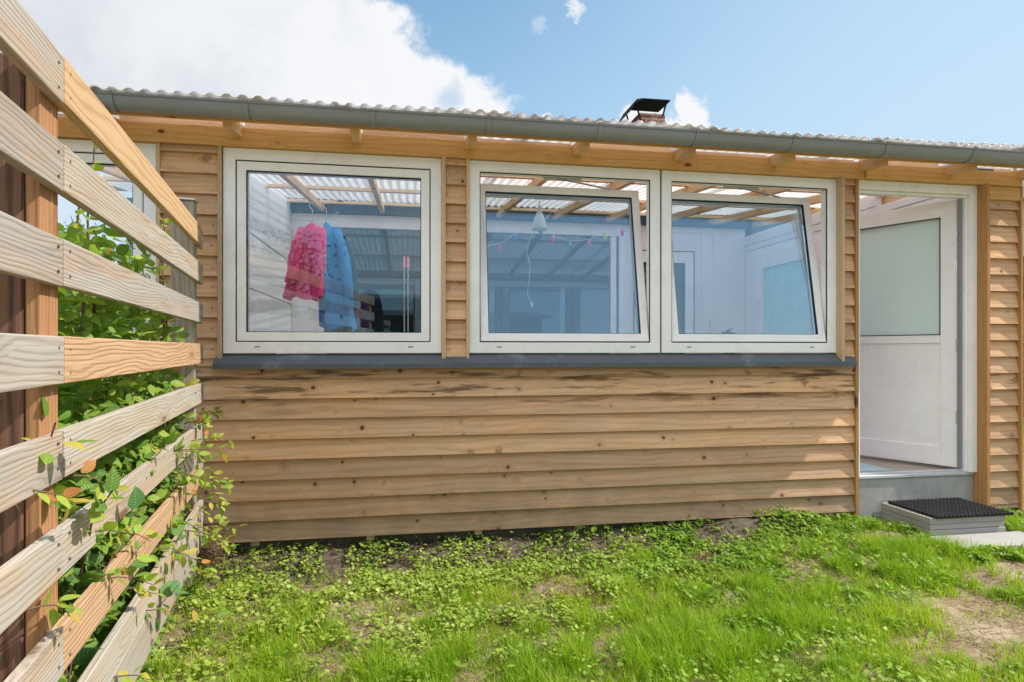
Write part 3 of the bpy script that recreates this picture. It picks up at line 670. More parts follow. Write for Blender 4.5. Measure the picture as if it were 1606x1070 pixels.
m = MB(); m.tube([(2.78, YB-.03, 1.45), (2.78, YB-.06, 1.45), (2.78, YB-.06, 1.62), (2.78, YB-.03, 1.62)], .01, 8); o = m.build('door_handle', M['wire']); o.parent = bd
m = MB(); m.box(2.84, 3.38, YB-.005, YB+.01, 1.0, 2.34); o = m.build('pane', M['glass']); o.parent = bd
m = MB(); m.box(-2.75, XR+.06, 3.80, 12.0, .30, .395); PB(m, 'floor', M['floor'])
m = MB()
for b in ((-3, 7, 11.9, 12, .3, 2.9), (-3, -2.9, 7.2, 11.9, .3, 2.9), (6.9, 7, 7.2, 11.9, .3, 2.9), (-3, 7, 7.2, 11.9, 2.72, 2.80)): m.box(*b)
for b in ((-3, XL-.13, 7.11, 7.2, 0, 2.9), (XR+.11, 7, 7.11, 7.2, 0, 2.9)): m.box(*b)
PB(m, 'main_house_walls', M['darkroom'])
m = MB(); m.prism([(6.95, 3.01), (9.6, 4.52), (12.3, 3.01), (12.3, 2.93), (9.6, 4.44), (6.95, 2.93)], -3.3, 7.3); PB(m, 'main_roof', M['rooftile'])
# chimney
cY = 9.6; cx0, cx1 = fx(1003, cY), fx(1043, cY); cw = cx1-cx0
ctop = fz(1020, 178, cY)
m = MB(); r0 = .5
for (o_, a, c) in (((cx0, cY, 4.0), (cw, 0, 0), 0), ((cx0, cY+cw, 4.0), (cw, 0, 0), 0)):
    m.face([(o_[0], o_[1], 4.0), (o_[0]+cw, o_[1], 4.0), (o_[0]+cw, o_[1], ctop), (o_[0], o_[1], ctop)], [(0, 0), (cw, 0), (cw, ctop-4), (0, ctop-4)], .5)
for x_ in (cx0, cx1):
    m.face([(x_, cY, 4.0), (x_, cY+cw, 4.0), (x_, cY+cw, ctop), (x_, cY, ctop)], [(0, 0), (cw, 0), (cw, ctop-4), (0, ctop-4)], .5)
m.face([(cx0, cY, ctop), (cx1, cY, ctop), (cx1, cY+cw, ctop), (cx0, cY+cw, ctop)], [(0, 0), (.1, 0), (.1, .1), (0, .1)], .5)
ch = PB(m, 'chimney', M['brick'])
m = MB(); cwl = []
xa, xb = fx(987, cY-.1), fx(1052, cY-.1); zt = fz(1010, 157, cY)
for s_ in (0, 1):
    pass
N = 10; n0 = len(m.v)
for j, y in enumerate((cY-.06, cY+cw*.9)):
    for k in range(N+1):
        u = k/N; x = xa+(xb-xa)*u; z = zt-(.24*(1-min(1, u/.28))**2)-.045*u*0
        m.v.append((x, y, z)); m.v.append((x, y, z-.022))
for k in range(N):
    a = n0+2*k; b = a+2*(N+1)
    for q in ((a, a+2, b+2, b), (a+1, b+1, b+3, a+3), (a, a+1, a+3, a+2), (b, b+2, b+3, b+1)): m.f.append(list(q)); m.r.append(.5); m.uv += [(0, 0)]*4
for k in (0, N):
    a = n0+2*k; b = a+2*(N+1); m.f.append([a, b, b+1, a+1]); m.r.append(.5); m.uv += [(0, 0)]*4
m.tube([(xa, cY-.065, zt-.245), (xa+.10, cY-.065, zt-.09), (xa+.25, cY-.065, zt-.012), (xb, cY-.065, zt-.01)], .016, 6)
for (xp, xq) in ((cx0+.02, xa+.14), (cx1-.04, cx1+.02)):
    for y in (cY+.0, cY+cw-.0): m.tube([(xp, y, ctop-.12 if xp < cx0+.1 else ctop-.03), (xq, y, zt-.03)], .016, 6)
# long curtain side of the cowl facing the garden
o = m.build('chimney_cowl', M['cowl']); o.parent = ch
# ---------------------------------------------------------------- things inside
def cloth(mb, cx, cy, ztop, zbot, w0, w1, dep, seed, lean=0.):
    rr = random.Random(seed); n = 36; rows = 22; ph = [rr.uniform(0, 6.28) for _ in range(4)]; n0 = len(mb.v)
    for j in range(rows+1):
        s = j/rows; z = ztop+(zbot-ztop)*s
        sh = math.sin(min(1, s/.16)*math.pi/2)**.8
        w = (w0+(w1-w0)*s)*sh*.5; d = dep*.5*(.35+.65*sh)
        for k in range(n):
            th = 2*math.pi*k/n
            fo = 1+(.05+.16*s)*math.sin(5*th+ph[0]+s*1.5)+.06*math.sin(9*th+ph[1]-s*2)
            zz = z+(.02*math.sin(3*th+ph[2])*s)
            mb.v.append((cx+lean*s+w*math.cos(th)*fo, cy+d*math.sin(th)*fo, zz))
    for j in range(rows):
        for k in range(n):
            k2 = (k+1) % n; mb.f.append([n0+j*n+k, n0+j*n+k2, n0+(j+1)*n+k2, n0+(j+1)*n+k]); mb.r.append(.5); mb.uv += [(0, 0)]*4
def sleeve(mb, p0, p1, p2, r0, r1):
    mb.tube([Vector(p0), Vector(p0).lerp(Vector(p1), .5), Vector(p1), Vector(p1).lerp(Vector(p2), .5)+Vector((.01, 0, 0)), Vector(p2)], [r0*.7, r0, r0, (r0+r1)/2, r1], 14)
def hanger(mb, x, y, zt, zs, w):
    pts = []
    for k in range(9):
        a = -.4+k*.5; pts.append((x+.02*math.cos(a), y, zt-.02+.02*math.sin(a)))
    mb.tube([(x, y, zs+.02), (x, y, zt-.05)]+pts[::-1][:6], .0028, 6)
    mb.tube([(x, y, zs+.02), (x-w/2, y, zs-.05), (x+w/2, y, zs-.05), (x, y, zs+.02)], .0035, 6)
Yc = 4.62
def jacket(name, label, px0, px1, py0, py1, mats, seed, Yj, hpx, long=False):
    xm = fx((px0+px1)/2, Yj); w = fx(px1, Yj)-fx(px0, Yj); zt = fz(hpx, py0, Yj); zb = fz(hpx, py1, Yj)
    xh = fx(hpx, Yj)
    r_ = empty(name, (xh, Yj, zt)); tag(r_, label, 'jacket', 'jackets hanging inside the left window')
    def P(mb, nm, mt, sub=0):
        mb.v = [(a-xh, b-Yj, c-zt) for a, b, c in mb.v]; o = mb.build(nm, mt, smooth=True); o.parent = r_; return o
    m = MB(); cloth(m, xh, Yj, zt, zb, w*.36, w*.74, .16, seed, lean=xm-xh); P(m, 'jacket_body', mats[0])
    for s in (-1, 1):
        m = MB(); x0 = xh+s*w*.20; sleeve(m, (x0, Yj-.02, zt-.05), (x0+(xm-xh)*.6+s*w*.05, Yj-.07, zt-.28), (x0+(xm-xh)+s*w*.06, Yj-.09, zt+(zb-zt)*.82), .043, .036); P(m, 'sleeve', mats[1])
    m = MB(); hanger(m, xh, Yj, zt+.14, zt-.02, .2); P(m, 'hanger', M['wire'])
    return r_
jacket('jacket', 'bright pink jacket on a white wire hanger, left of the blue one', 440, 514, 349, 468, (M['pinkcloth'], M['pinkcloth']), 3, 4.50, 490)
jacket('jacket', 'long sky blue jacket hanging beside the pink one', 495, 566, 348, 516, (M['bluecloth'], M['bluecloth']), 5, 4.66, 512)
jacket('jacket', 'narrow dark navy coat hanging behind the blue jacket', 520, 568, 362, 522, (M['navycloth'], M['navycloth']), 8, 4.86, 530)
# trousers rail between them: pale pink scarf
m = MB(); xs_ = fx(502, 4.56); z0 = fz(502, 352, 4.56); z1 = fz(502, 432, 4.56); cloth(m, xs_, 4.56, z0, z1, .08, .09, .05, 12)
o = m.build('scarf', M['palepink'], smooth=True); tag(o, 'pale pink scarf hanging between the pink and blue jackets', 'scarf')
# pendant lamp
Yl = 4.55; lx = fx(846, Yl); zt = fz(846, 311, Yl); zs0 = fz(846, 332, Yl); zs1 = fz(846, 361, Yl); lw = (fx(857, Yl)-fx(835, Yl))/2
lamp = empty('pendant_lamp', (lx, Yl, zt)); tag(lamp, 'small white bell shaped pendant lamp hanging in the middle window', 'lamp')
def LP(mb, nm, mt, **k):
    mb.v = [(a-lx, b-Yl, c-zt) for a, b, c in mb.v]; o = mb.build(nm, mt, **k); o.parent = lamp; return o
m = MB(); H_ = zs0-zs1
prof_ = [(.012, zs0+.002), (lw*.30, zs0-.02*H_), (lw*.50, zs0-.16*H_), (lw*.74, zs0-.40*H_), (lw*.92, zs0-.66*H_), (lw*1.0, zs0-.88*H_), (lw*1.02, zs1), (lw*.97, zs1), (lw*.85, zs0-.65*H_), (.01, zs0-.10*H_)]
m.lathe(prof_, lx, Yl); LP(m, 'lamp_shade', M['opal'], smooth=True)
m = MB(); m.tube([(lx, Yl, zs0+.045), (lx, Yl, zs0-.01)], .014, 12); LP(m, 'lamp_holder', M['wire'])
m = MB(); m.tube([(lx, Yl, zt), (lx, Yl, zs0+.03)], .0035, 6); LP(m, 'lamp_cord', M['wire'])
m = MB(); m.lathe([(.0, zt+.035), (.045, zt+.033), (.05, zt+.005), (.0, zt)], lx, Yl); LP(m, 'ceiling_rose', M['wire'])
# garland
Yg = 5.1; pts = [(752, 393, 'b_green'), (784, 389, 'b_pink'), (808, 373, 'b_blue'), (848, 363, 'b_blue'), (868, 376, 'b_pink'), (894, 385, 'b_green'), (924, 382, 'b_pink'), (949, 370, 'b_yel'), (976, 364, 'b_pink')]
P3 = [Vector((fx(a, Yg), Yg, fz(a, b, Yg)+.035)) for a, b, _ in pts]
m = MB(); m.tube(P3, .0022, 5); gl = m.build('paper_garland', M['wire']); tag(gl, 'string of small pink, green and blue pennants across the middle window', 'garland')
for p, (_, _, mt) in zip(P3, pts):
    m = MB(); m.v = []; x, y, z = p; tw = random.uniform(-.5, .5)
    prof2 = [(.004, z), (.013, z-.015), (.017, z-.04), (.012, z-.062), (.002, z-.075)]
    m.lathe(prof2, x, y, 8); b_ = m.build('pennant', M[mt], smooth=True); b_.parent = gl
# hanging cord
m = MB(); m.tube([(fx(a, 4.9), 4.9, fz(a, b, 4.9)) for a, b in ((868, 330), (850, 350), (832, 372), (826, 395), (832, 420), (829, 445), (827, 462), (833, 475))], .0022, 6)
o = m.build('hanging_cable', M['wire']); tag(o, 'thin white cable dangling below the pendant lamp', 'cable')
m = MB(); m.tube([(fx(833, 4.9), 4.9, fz(833, 474, 4.9)), (fx(835, 4.9), 4.9, fz(835, 482, 4.9))], .010, 8); p_ = m.build('plug', M['wire']); p_.parent = o
# ski poles, chair, floor mat, broom
for px in (634, 640):
    Yp = 6.7; x = fx(px, Yp); sp_ = empty('ski_pole', (x, Yp, .4))
    tag(sp_, 'slim upright ski pole against the back wall, %s of the pair' % ('left' if px == 634 else 'right'), 'ski pole', 'ski poles standing inside')
    m = MB(); m.tube([(0, 0, 0), (.0, 0, fz(px, 420, Yp)-.4)], .008, 8); o = m.build('pole_shaft', M['steel']); o.parent = sp_
    m = MB(); z = fz(px, 420, Yp)-.4; m.tube([(0, 0, z), (.0, 0, z+.12)], [.016, .013], 8); o = m.build('pole_grip', M['palepink']); o.parent = sp_
def chair(x, y, z, s, label, col, rz):
    ce = empty('armchair', (x, y, z)); ce.rotation_euler = (0, 0, rz); tag(ce, label, 'chair')
    m = MB(); n0 = 0
    rows = []
    for i in range(9):
        a = -1.0+2.0*i/8
        rows.append((math.sin(a)*.24, .22-.10*math.cos(a)*-1, .80+.12*math.cos(a*1.3)))
    for i in range(8):
        p, q = rows[i], rows[i+1]
        m.obox((p[0], p[1], .45), (0, 0, p[2]-.45), (q[0]-p[0]+.004, q[1]-p[1], 0), (0, .03, 0))
    o = m.build('backrest', col, bev=.01); o.parent = ce
    m = MB(); m.box(-.24, .24, -.22, .26, .42, .47); o = m.build('seat', col, bev=.015); o.parent = ce
    for sx in (-1, 1):
        for sy in (-1, 1):
            m = MB(); m.tube([(sx*.2, sy*.2, .43), (sx*.23, sy*.23, 0)], [.018, .012], 8); o = m.build('leg', M['pink']); o.parent = ce
chair(fx(405, 4.35), 4.35, .40, 1, 'dark rounded chair back showing at the lower left of the left window', M['navycloth'], .5)
chair(fx(478, 4.6), 4.6, .36, 1, 'white moulded chair back low in the left window', M['wire'], .2)
m = MB(); m.box(3.08, 3.42, 3.84, 4.35, .396, .402); o = m.build('floor_mat', plain('pale_blue_mat', (.42, .55, .62), .7)); tag(o, 'pale blue mat on the floor inside the open door', 'mat')
m = MB(); m.tube([(3.62, 6.95, .4), (3.70, 7.03, 1.65)], .012, 8); o = m.build('broomstick', M['pink']); tag(o, 'wooden broomstick leaning on the white back wall', 'broom')
m = MB(); m.box(-1.0, 2.84, 3.803, 3.99, 1.205, 1.228, 'x'); PB(m, 'inner_sill', M['white'], bev=.003)
px_ = fx(1143, 3.93); pp = empty('potted_plant', (px_, 3.93, 1.228)); tag(pp, 'small dark leaved pot plant on the inner sill of the right window', 'plant')
m = MB(); m.lathe([(0, 0), (.035, 0), (.048, .085), (.052, .085), (.052, .095), (.044, .095), (.04, .07), (0, .07)], 0, 0, 20); o = m.build('pot', M['navycloth'], smooth=True); o.parent = pp
nn_ = 70; a_ = rng.uniform(0, 6.28, nn_); el_ = rng.uniform(.3, 1.4, nn_)
scatter('leaves', LEAF, np.tile([[0, 0, .08]], (nn_, 1))+rng.normal(size=(nn_, 3))*[.018, .018, .022], frames(np.stack([np.cos(a_)*np.cos(el_), np.sin(a_)*np.cos(el_), np.sin(el_)], 1), np.tile([[.1, 0, 1.]], (nn_, 1))), rng.uniform(.04, .085, nn_), rng.random(nn_)*.4, M['bramble'], pp)
# ---------------------------------------------------------------- steps and mat
SX0, SX1, SY0, SY1 = 3.215, 3.76, 3.30, 3.695
for (z0, z1, d, lb) in ((.075, .135, .006, 'grey concrete slab at the bottom of the stack under the rubber mat'), (.136, .172, .0, 'grey concrete slab in the middle of the doorstep stack'), (.173, .212, .003, 'grey concrete slab directly under the black rubber mat')):
    m = MB(); m.box(SX0-d, SX1+d, SY0-d, SY1, z0, z1); o = m.build('step_slab', M['slab'], bev=.004); tag(o, lb, 'slab', 'concrete slabs stacked as a doorstep')
m = MB(); m.box(3.185, 3.86, 3.05, 3.288, .050, .105); o = m.build('paving_slab', M['slab'], bev=.004, rot=None); tag(o, 'flat pale paving slab on the ground in front of the doorstep', 'slab')
m = MB(); mz = .213; mx0, mx1, my0, my1 = 3.245, 3.79, 3.275, 3.66
m.ring(mx0, mx1, my0, my1, .012, mz, mz+.016)
m.v = [(a, c, b) for a, b, c in m.v]
nxm, nym = 19, 13
for i in range(1, nxm):
    x = mx0+(mx1-mx0)*i/nxm; m.box(x-.005, x+.005, my0+.01, my1-.01, mz, mz+.0125)
for j in range(1, nym):
    y = my0+(my1-my0)*j/nym; m.box(mx0+.01, mx1-.01, y-.005, y+.005, mz+.0004, mz+.0135)
for i in range(nxm+1):
    for j in range(nym+1):
        x = mx0+(mx1-mx0)*i/nxm; y = my0+(my1-my0)*j/nym
        m.tube([(x, y, mz), (x, y, mz+.019)], .0085, 8)
o = m.build('door_mat', M['rubber']); tag(o, 'black rubber honeycomb door mat lying on the doorstep slabs', 'mat')
# ---------------------------------------------------------------- fence
P1 = Vector((-.770, 1.521, 0)); D = Vector((-.168, .9858, 0)).normalized(); Nn = Vector((D.y, -D.x, 0)); L_ = 2.01
fence = empty('timber_fence', (P1.x, P1.y, 0)); tag(fence, 'weathered open slatted timber fence running up to the house wall', 'fence')
def FP(mb, nm, mt, bev=.003):
    mb.v = [(a-P1.x, b-P1.y, c) for a, b, c in mb.v]; o = mb.build(nm, mt, bev=bev); o.parent = fence; return o
tops = [.66, .463, .250, .028, -.185, -.403, -.625, -.83]
T = .024; RH = .107
for i, tp in enumerate(tops):
    z1 = CH+tp
    for (a, b, mt) in ((-2.0, -.0015, 'rail'), (.0015, L_, ('railnew' if i == 0 else 'railwarm' if i in (3, 6) else 'rail')), (L_+.003, L_+.085, 'rail')):
        h = RH if i != 0 else .105
        o_ = P1+D*a-Nn*T; e = random.uniform(-.002, .002)
        m = MB(); m.obox((o_.x, o_.y, z1-h+e), D*(b-a), (0, 0, h), Nn*(T+e)); FP(m, 'rail', M[mt])
for i, tp in enumerate(tops):
    for a in (-.035, .035, L_-.03, L_+.04, .9):
        if a == .9: continue
        for dz in (.025, .08):
            p_ = P1+D*a; z_ = CH+tp-dz+random.uniform(-.004, .004)
            m = MB(); m.tube([(p_.x-Nn.x*.004, p_.y-Nn.y*.004, z_), (p_.x+Nn.x*.0025, p_.y+Nn.y*.0025, z_)], .0035, 8); FP(m, 'screw', M['sill'], 0)
z1 = CH-.93
m = MB(); o_ = P1+D*(-2.0)-Nn*T; m.obox((o_.x, o_.y, z1-.15), D*(4.08), (0, 0, .15), Nn*T); FP(m, 'kick_board', M['rail'])
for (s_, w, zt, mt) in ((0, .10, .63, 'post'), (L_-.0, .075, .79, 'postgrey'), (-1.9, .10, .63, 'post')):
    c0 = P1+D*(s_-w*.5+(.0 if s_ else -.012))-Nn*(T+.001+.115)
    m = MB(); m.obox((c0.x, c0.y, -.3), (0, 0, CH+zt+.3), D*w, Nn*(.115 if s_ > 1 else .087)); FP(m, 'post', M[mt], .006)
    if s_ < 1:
        c1 = c0+Nn*.089; m = MB(); m.obox((c1.x, c1.y, -.3), (0, 0, CH+zt+.29), D*(w+.006), Nn*.026); FP(m, 'post_lit_side', M['post_lit'], .003)  # added board that carries the post's sunlit colour
c0 = P1+D*(L_-.045)-Nn*(T+.121)
m = MB(); m.obox((c0.x, c0.y, CH+.79), D*.085, Nn*.125, (0, 0, .012)); FP(m, 'post_cap', M['steel'], .004)
# ---------------------------------------------------------------- hedge behind the fence
def unit(a): return a/(np.linalg.norm(a, axis=1, keepdims=True)+1e-9)
def rough_dirs(n, up=.5):
    d = rng.normal(size=(n, 3)); d[:, 2] = d[:, 2]*.5+up*.3; return unit(d)
D3 = np.array([D.x, D.y, 0]); N3 = np.array([Nn.x, Nn.y, 0]); P13 = np.array([P1.x, P1.y, 0])
def fpt(a, off, z): return P13+D3*a[:, None]+N3*off[:, None]+np.stack([np.zeros_like(z), np.zeros_like(z), z], 1)
def twigs(n, s0, s1, z0, z1, seed, off0=-.12, off1=-.45, poke=.25):
    """arching stems; returns point list per stem (world)"""
    rr = random.Random(seed); out_ = []
    for i in range(n):
        a = rr.uniform(s0, s1); of = rr.uniform(off1, off0); h = rr.uniform(z0, z1)
        p = P1+D*a+Nn*of; pts = [Vector((p.x, p.y, 0.))]; da = rr.uniform(-.5, .5); dn = rr.uniform(-.1, poke)
        K = 9
        for k in range(1, K+1):
            s = k/K; q = p+D*(da*s*s+rr.uniform(-.012, .012))+Nn*(dn*s**2+rr.uniform(-.012, .012)); pts.append(Vector((q.x, q.y, h*(s-.12*s**3))))
        out_.append(pts)
    return out_
def shrub(name, label, cat, stems, leafmat, per, size, tmpl, rsh=(2, 2), seed=1, extra=0, ext=None, toprnd=.35, group='shrubs growing behind and through the fence'):
    e = empty(name, tuple(stems[0][0])); tag(e, label, cat, group); b0 = np.array(stems[0][0])
    for pts in stems:
        m = MB(); r0_ = .006 if pts[-1].z > .9 and len(pts) > 7 else .0032
        m.tube(pts, [r0_*(1-.75*k/len(pts)) for k in range(len(pts))], 5, cap=False)
        m.v = [(a-b0[0], b-b0[1], c-b0[2]) for a, b, c in m.v]; o = m.build('stem', M['twig'], smooth=True); o.parent = e
    P_, Fd, U, rn = [], [], [], []
    for pts in stems:
        pa = np.array([list(p) for p in pts]); hmax = pa[-1, 2]
        for k in range(per):
            s = rng.random()**.7*(len(pts)-1.001); i = int(s); f = s-i
            p = pa[i]*(1-f)+pa[i+1]*f; t_ = pa[i+1]-pa[i]; t_ /= np.linalg.norm(t_)+1e-9
            side = np.cross(t_, rng.normal(size=3)); side /= np.linalg.norm(side)+1e-9
            d = side*.9+t_*.5+N3*.25; p = p+side*rng.random()*(.05 if hmax > 1.1 and len(pts) > 9 else .012)
            P_.append(p); Fd.append(d); U.append(np.array([0, 0, 1.])*.8+N3*.55+rng.normal(size=3)*.35)
            rn.append(.2+rng.beta(*rsh)*.75+toprnd*.3*(s/len(pts))**2*rng.random()+(.28 if rng.random() < .08 else 0))
    if extra:
        a, of, z = ext(extra); q = fpt(a, of, z)
        for i in range(extra):
            P_.append(q[i]); d = rng.normal(size=3); d[2] *= .5; Fd.append(d); U.append(np.array([0, 0, 1.])*.6+N3*.6+rng.normal(size=3)*.4); rn.append(.2+rng.beta(*rsh)*.7+(.2 if rng.random() < .03 else 0))
    P_ = np.array(P_)-b0; Fd = np.array(Fd); U = np.array(U); n = len(P_)
    sc = size*rng.uniform(.55, 1.25, n)
    o = scatter('foliage', tmpl, P_, frames(Fd, U), sc, np.clip(np.array(rn), 0, 1), leafmat, e)
    return e
def ext_low(n): return rng.uniform(.1, 1.95, n), -rng.uniform(.06, .42, n), rng.uniform(.03, 1.25, n)*rng.uniform(.6, 1, n)
def ext_mid(n): a = rng.uniform(.1, 1.8, n); return a, -rng.uniform(.06, .38, n), rng.uniform(.8, 1.72, n)-(.22*np.abs(a-.9))
shrub('hornbeam_hedge', 'leafy green hornbeam hedge filling the gaps low behind the slatted fence', 'hedge', twigs(46, .12, 1.9, .5, 1.35, 3), M['hleaf'], 34, .056, LEAF, seed=1, extra=7500, ext=ext_low)
shrub('beech_shrub', 'taller beech shrub whose shoots rise between the upper fence rails', 'shrub', twigs(26, .15, 1.7, 1.3, 1.72, 9, poke=.05), M['hleaf'], 34, .056, LEAF, rsh=(2.6, 2), extra=4200, ext=ext_mid)
shrub('bramble', 'bramble with broad dark leaves poking out through the lower fence rails', 'bramble', twigs(14, .1, 1.6, .35, 1.0, 21, off0=-.05, off1=-.2, poke=.22), M['bramble'], 9, .075, LEAFB)
# yellow-tipped shoots in front of the fence near the wall
st = []
rr = random.Random(5)
for i in range(22):
    a = rr.uniform(1.15, 2.03); z = rr.uniform(.2, 1.02); p = P1+D*a-Nn*.05; pts = []
    ln = rr.uniform(.10, .26); dz = rr.uniform(-.06, .07); da = rr.uniform(-.05, .12)
    for k in range(7):
        s = k/6; q = p+Nn*(ln*s)+D*(da*s); pts.append(Vector((q.x, q.y, z+dz*s-.07*s*s)))
    st.append(pts)
shrub('hornbeam_shoots', 'yellow green hornbeam shoots sticking out of the fence beside the house wall', 'shoots', st, M['hleaf'], 15, .042, LEAF, rsh=(5, 2))
st = []
for i, (a, z) in enumerate(((-.14, .72), (-.2, .98), (-.16, .45), (.08, .95), (.3, .62), (.55, .5), (.75, .35), (.95, .5), (.35, .32), (.2, .78))):
    p = P1+D*a-Nn*.06; pts = []; ln = rr.uniform(.10, .18)
    for k in range(7):
        s = k/6; q = p+Nn*(ln*s)+D*(rr.uniform(.05, .1)*s); pts.append(Vector((q.x, q.y, z+.08*s-.12*s*s)))
    st.append(pts)
shrub('hornbeam_twigs', 'thin twigs with new orange tinted leaves hanging over the front of the rails', 'twigs', st, M['hleaf'], 12, .04, LEAF, rsh=(5, 1.6))
# single shoot above fence in front of cladding
st = []
for (a, z0, z1) in ((1.72, 1.2, 2.02), (1.66, 1.2, 1.93), (.62, 1.3, 1.92), (.52, 1.3, 1.83)):
    p = P1+D*a-Nn*.12; st.append([Vector((p.x+.01*math.sin(k), p.y, z0+(z1-z0)*k/8)) for k in range(9)])
shrub('young_shoot', 'thin young shoots standing up above the top fence rail', 'shoots', st, M['hleaf'], 22, .045, LEAF, rsh=(5, 2.2))
# ---------------------------------------------------------------- lawn
def vnoise(x, y, s, seed=0):
    xi = np.floor(x*s).astype(int); yi = np.floor(y*s).astype(int); fx_ = x*s-xi; fy_ = y*s-yi
    def h(a, b): v = np.sin(a*127.1+b*311.7+seed*74.7)*43758.5453; return v-np.floor(v)
    fx_ = fx_*fx_*(3-2*fx_); fy_ = fy_*fy_*(3-2*fy_)
    return (h(xi, yi)*(1-fx_)+h(xi+1, yi)*fx_)*(1-fy_)+(h(xi, yi+1)*(1-fx_)+h(xi+1, yi+1)*fx_)*fy_
smv = lambda a, b, x: (lambda t: t*t*(3-2*t))(np.clip((x-a)/(b-a), 0, 1))
def ghv(x, y): return .075*smv(.4, 3., x)*smv(2.2, 3.3, y)+.10*smv(3.42, 3.74, y)*smv(3.1, 2.4, x)*(y < 4.3)
def solid(x, y):       # keep plants out of slabs and walls
    return ((x > 3.19) & (x < 3.87) & (y > 3.03)) | ((y > 3.70) & (x < 4.36) & (x > -2.8))
def fence_side(x, y): return (x-P1.x)*Nn.x+(y-P1.y)*Nn.y
def blades(tm, w, bend): 
    v = [(0, -w, 0), (0, w, 0), (bend*.25, -w*.8, .45), (bend*.25, w*.8, .45), (bend, 0, .97)]
    return v, [(0, 1, 3, 2), (2, 3, 4)], [(0, 0)]*5
def zone_grass(x, y):  # 1 = lush grass, 0 = leafy ground cover
    k = smv(3.15, 2.45, y-.35*smv(.3, 1.2, x)+.25*(vnoise(x, y, 1.6, 3)-.5)*2)
    k = np.maximum(k, smv(.5, .8, vnoise(x, y, 2.3, 9))*.5)
    return k
def lawn(name, n, x0, x1, y0, y1, hmin, hmax, wmul=1., label=None, dens=None):
    x = rng.uniform(x0, x1, n); y = rng.uniform(y0, y1, n)
    b = bare(x, y); z = zone_grass(x, y); cl_ = vnoise(x, y, 9, 1)*.6+vnoise(x, y, 23, 2)*.4
    shade_w = smv(3.28, 3.62, y)*smv(3.1, 2.0, x)
    p = (.16+.84*z)*(1-.97*smv(.30, .75, b))*(.35+.9*cl_)*(1-.93*shade_w)
    keep = (rng.random(n) < p) & ~solid(x, y) & (fence_side(x, y) > -.9)
    x, y, cl_, z, b = x[keep], y[keep], cl_[keep], z[keep], b[keep]; n = len(x)
    h = rng.uniform(hmin, hmax, n)*(.35+1.25*smv(.25, .75, cl_))*(.75+.35*z)*(1-.4*b)
    a = rng.uniform(0, 2*np.pi, n)+0; lean = rng.uniform(0, .55, n)
    up = np.stack([np.sin(lean)*np.cos(a), np.sin(lean)*np.sin(a), np.cos(lean)], 1)
    a2 = rng.uniform(0, 2*np.pi, n); fw = np.stack([np.cos(a2), np.sin(a2), np.zeros(n)], 1)
    y_ = unit(np.cross(up, fw)); x_ = np.cross(y_, up); Rm = np.stack([x_, y_, up], 2)
    sc = np.stack([h, np.full(n, 1.)*wmul*rng.uniform(.6, 1.3, n), h], 1)
    pos = np.stack([x, y, ghv(x, y)-.003], 1)
    rn = np.clip(.25+.5*rng.beta(2, 2, n)+.35*(vnoise(x, y, 1.3, 5)-.5)+.3*(vnoise(x, y, 11, 15)-.5)+(rng.random(n) < .10)*.4+.25*b, 0, 1)
    idx = rng.integers(0, 3, n)
    vs = []
    o0 = None
    for k, bd_ in enumerate((.15, .45, .8)):
        s = idx == k
        o = scatter(name, blades(0, .0019, bd_), pos[s], Rm[s], sc[s], rn[s], M['grass'])
        vs.append(o)
    # merge to one object
    import itertools
    bm = None
    me0 = vs[0].data
    with bpy.context.temp_override(active_object=vs[0], selected_editable_objects=vs, selected_objects=vs, object=vs[0]):
        bpy.ops.object.join()
    vs[0].name = name
    return vs[0]
o = lawn('grass', 480000, -1.3, 5.6, 1.7, 4.6, .028, .085); tag(o, 'bright green tufted lawn grass in front of the timber wall', 'grass', kind='stuff')
o = lawn('grass', 60000, 4.2, 9.5, 2.6, 9.0, .04, .11, 1.8); tag(o, 'lawn grass continuing past the right corner of the house', 'grass', kind='stuff')
# round ground-ivy leaves
def round_t(lobes=0):
    v = [(0, 0, 0)]; uv = [(0, 0)]; n = 9
    for k in range(n):
        th = math.pi*(-.88+1.76*k/(n-1)); r = .5*(1+.12*math.cos(2*th)); v.append((.35+r*math.cos(th), r*math.sin(th), .12*r+.05*math.sin(th*3))); uv.append((0, 0))
    f = [(0, k, k+1) for k in range(1, n)]
    return v, f, uv
def tri_t():
    v = []; f = []; uv = []
    for a in (-1.05, 0, 1.05):
        c, s = math.cos(a), math.sin(a); n0 = len(v)
        for (p, q, z) in ((0, 0, 0), (.35, .20, .05), (.62, .26, .03), (.8, .12, -.02), (1., 0, -.08), (.8, -.12, -.02), (.62, -.26, .03), (.35, -.20, .05), (.5, 0, -.02)):
            v.append((p*c-q*s, p*s+q*c, z)); uv.append((p, q))
        for k in range(7): f.append((n0+8, n0+k, n0+k+1))
        f.append((n0+8, n0+7, n0))
    return v, f, uv
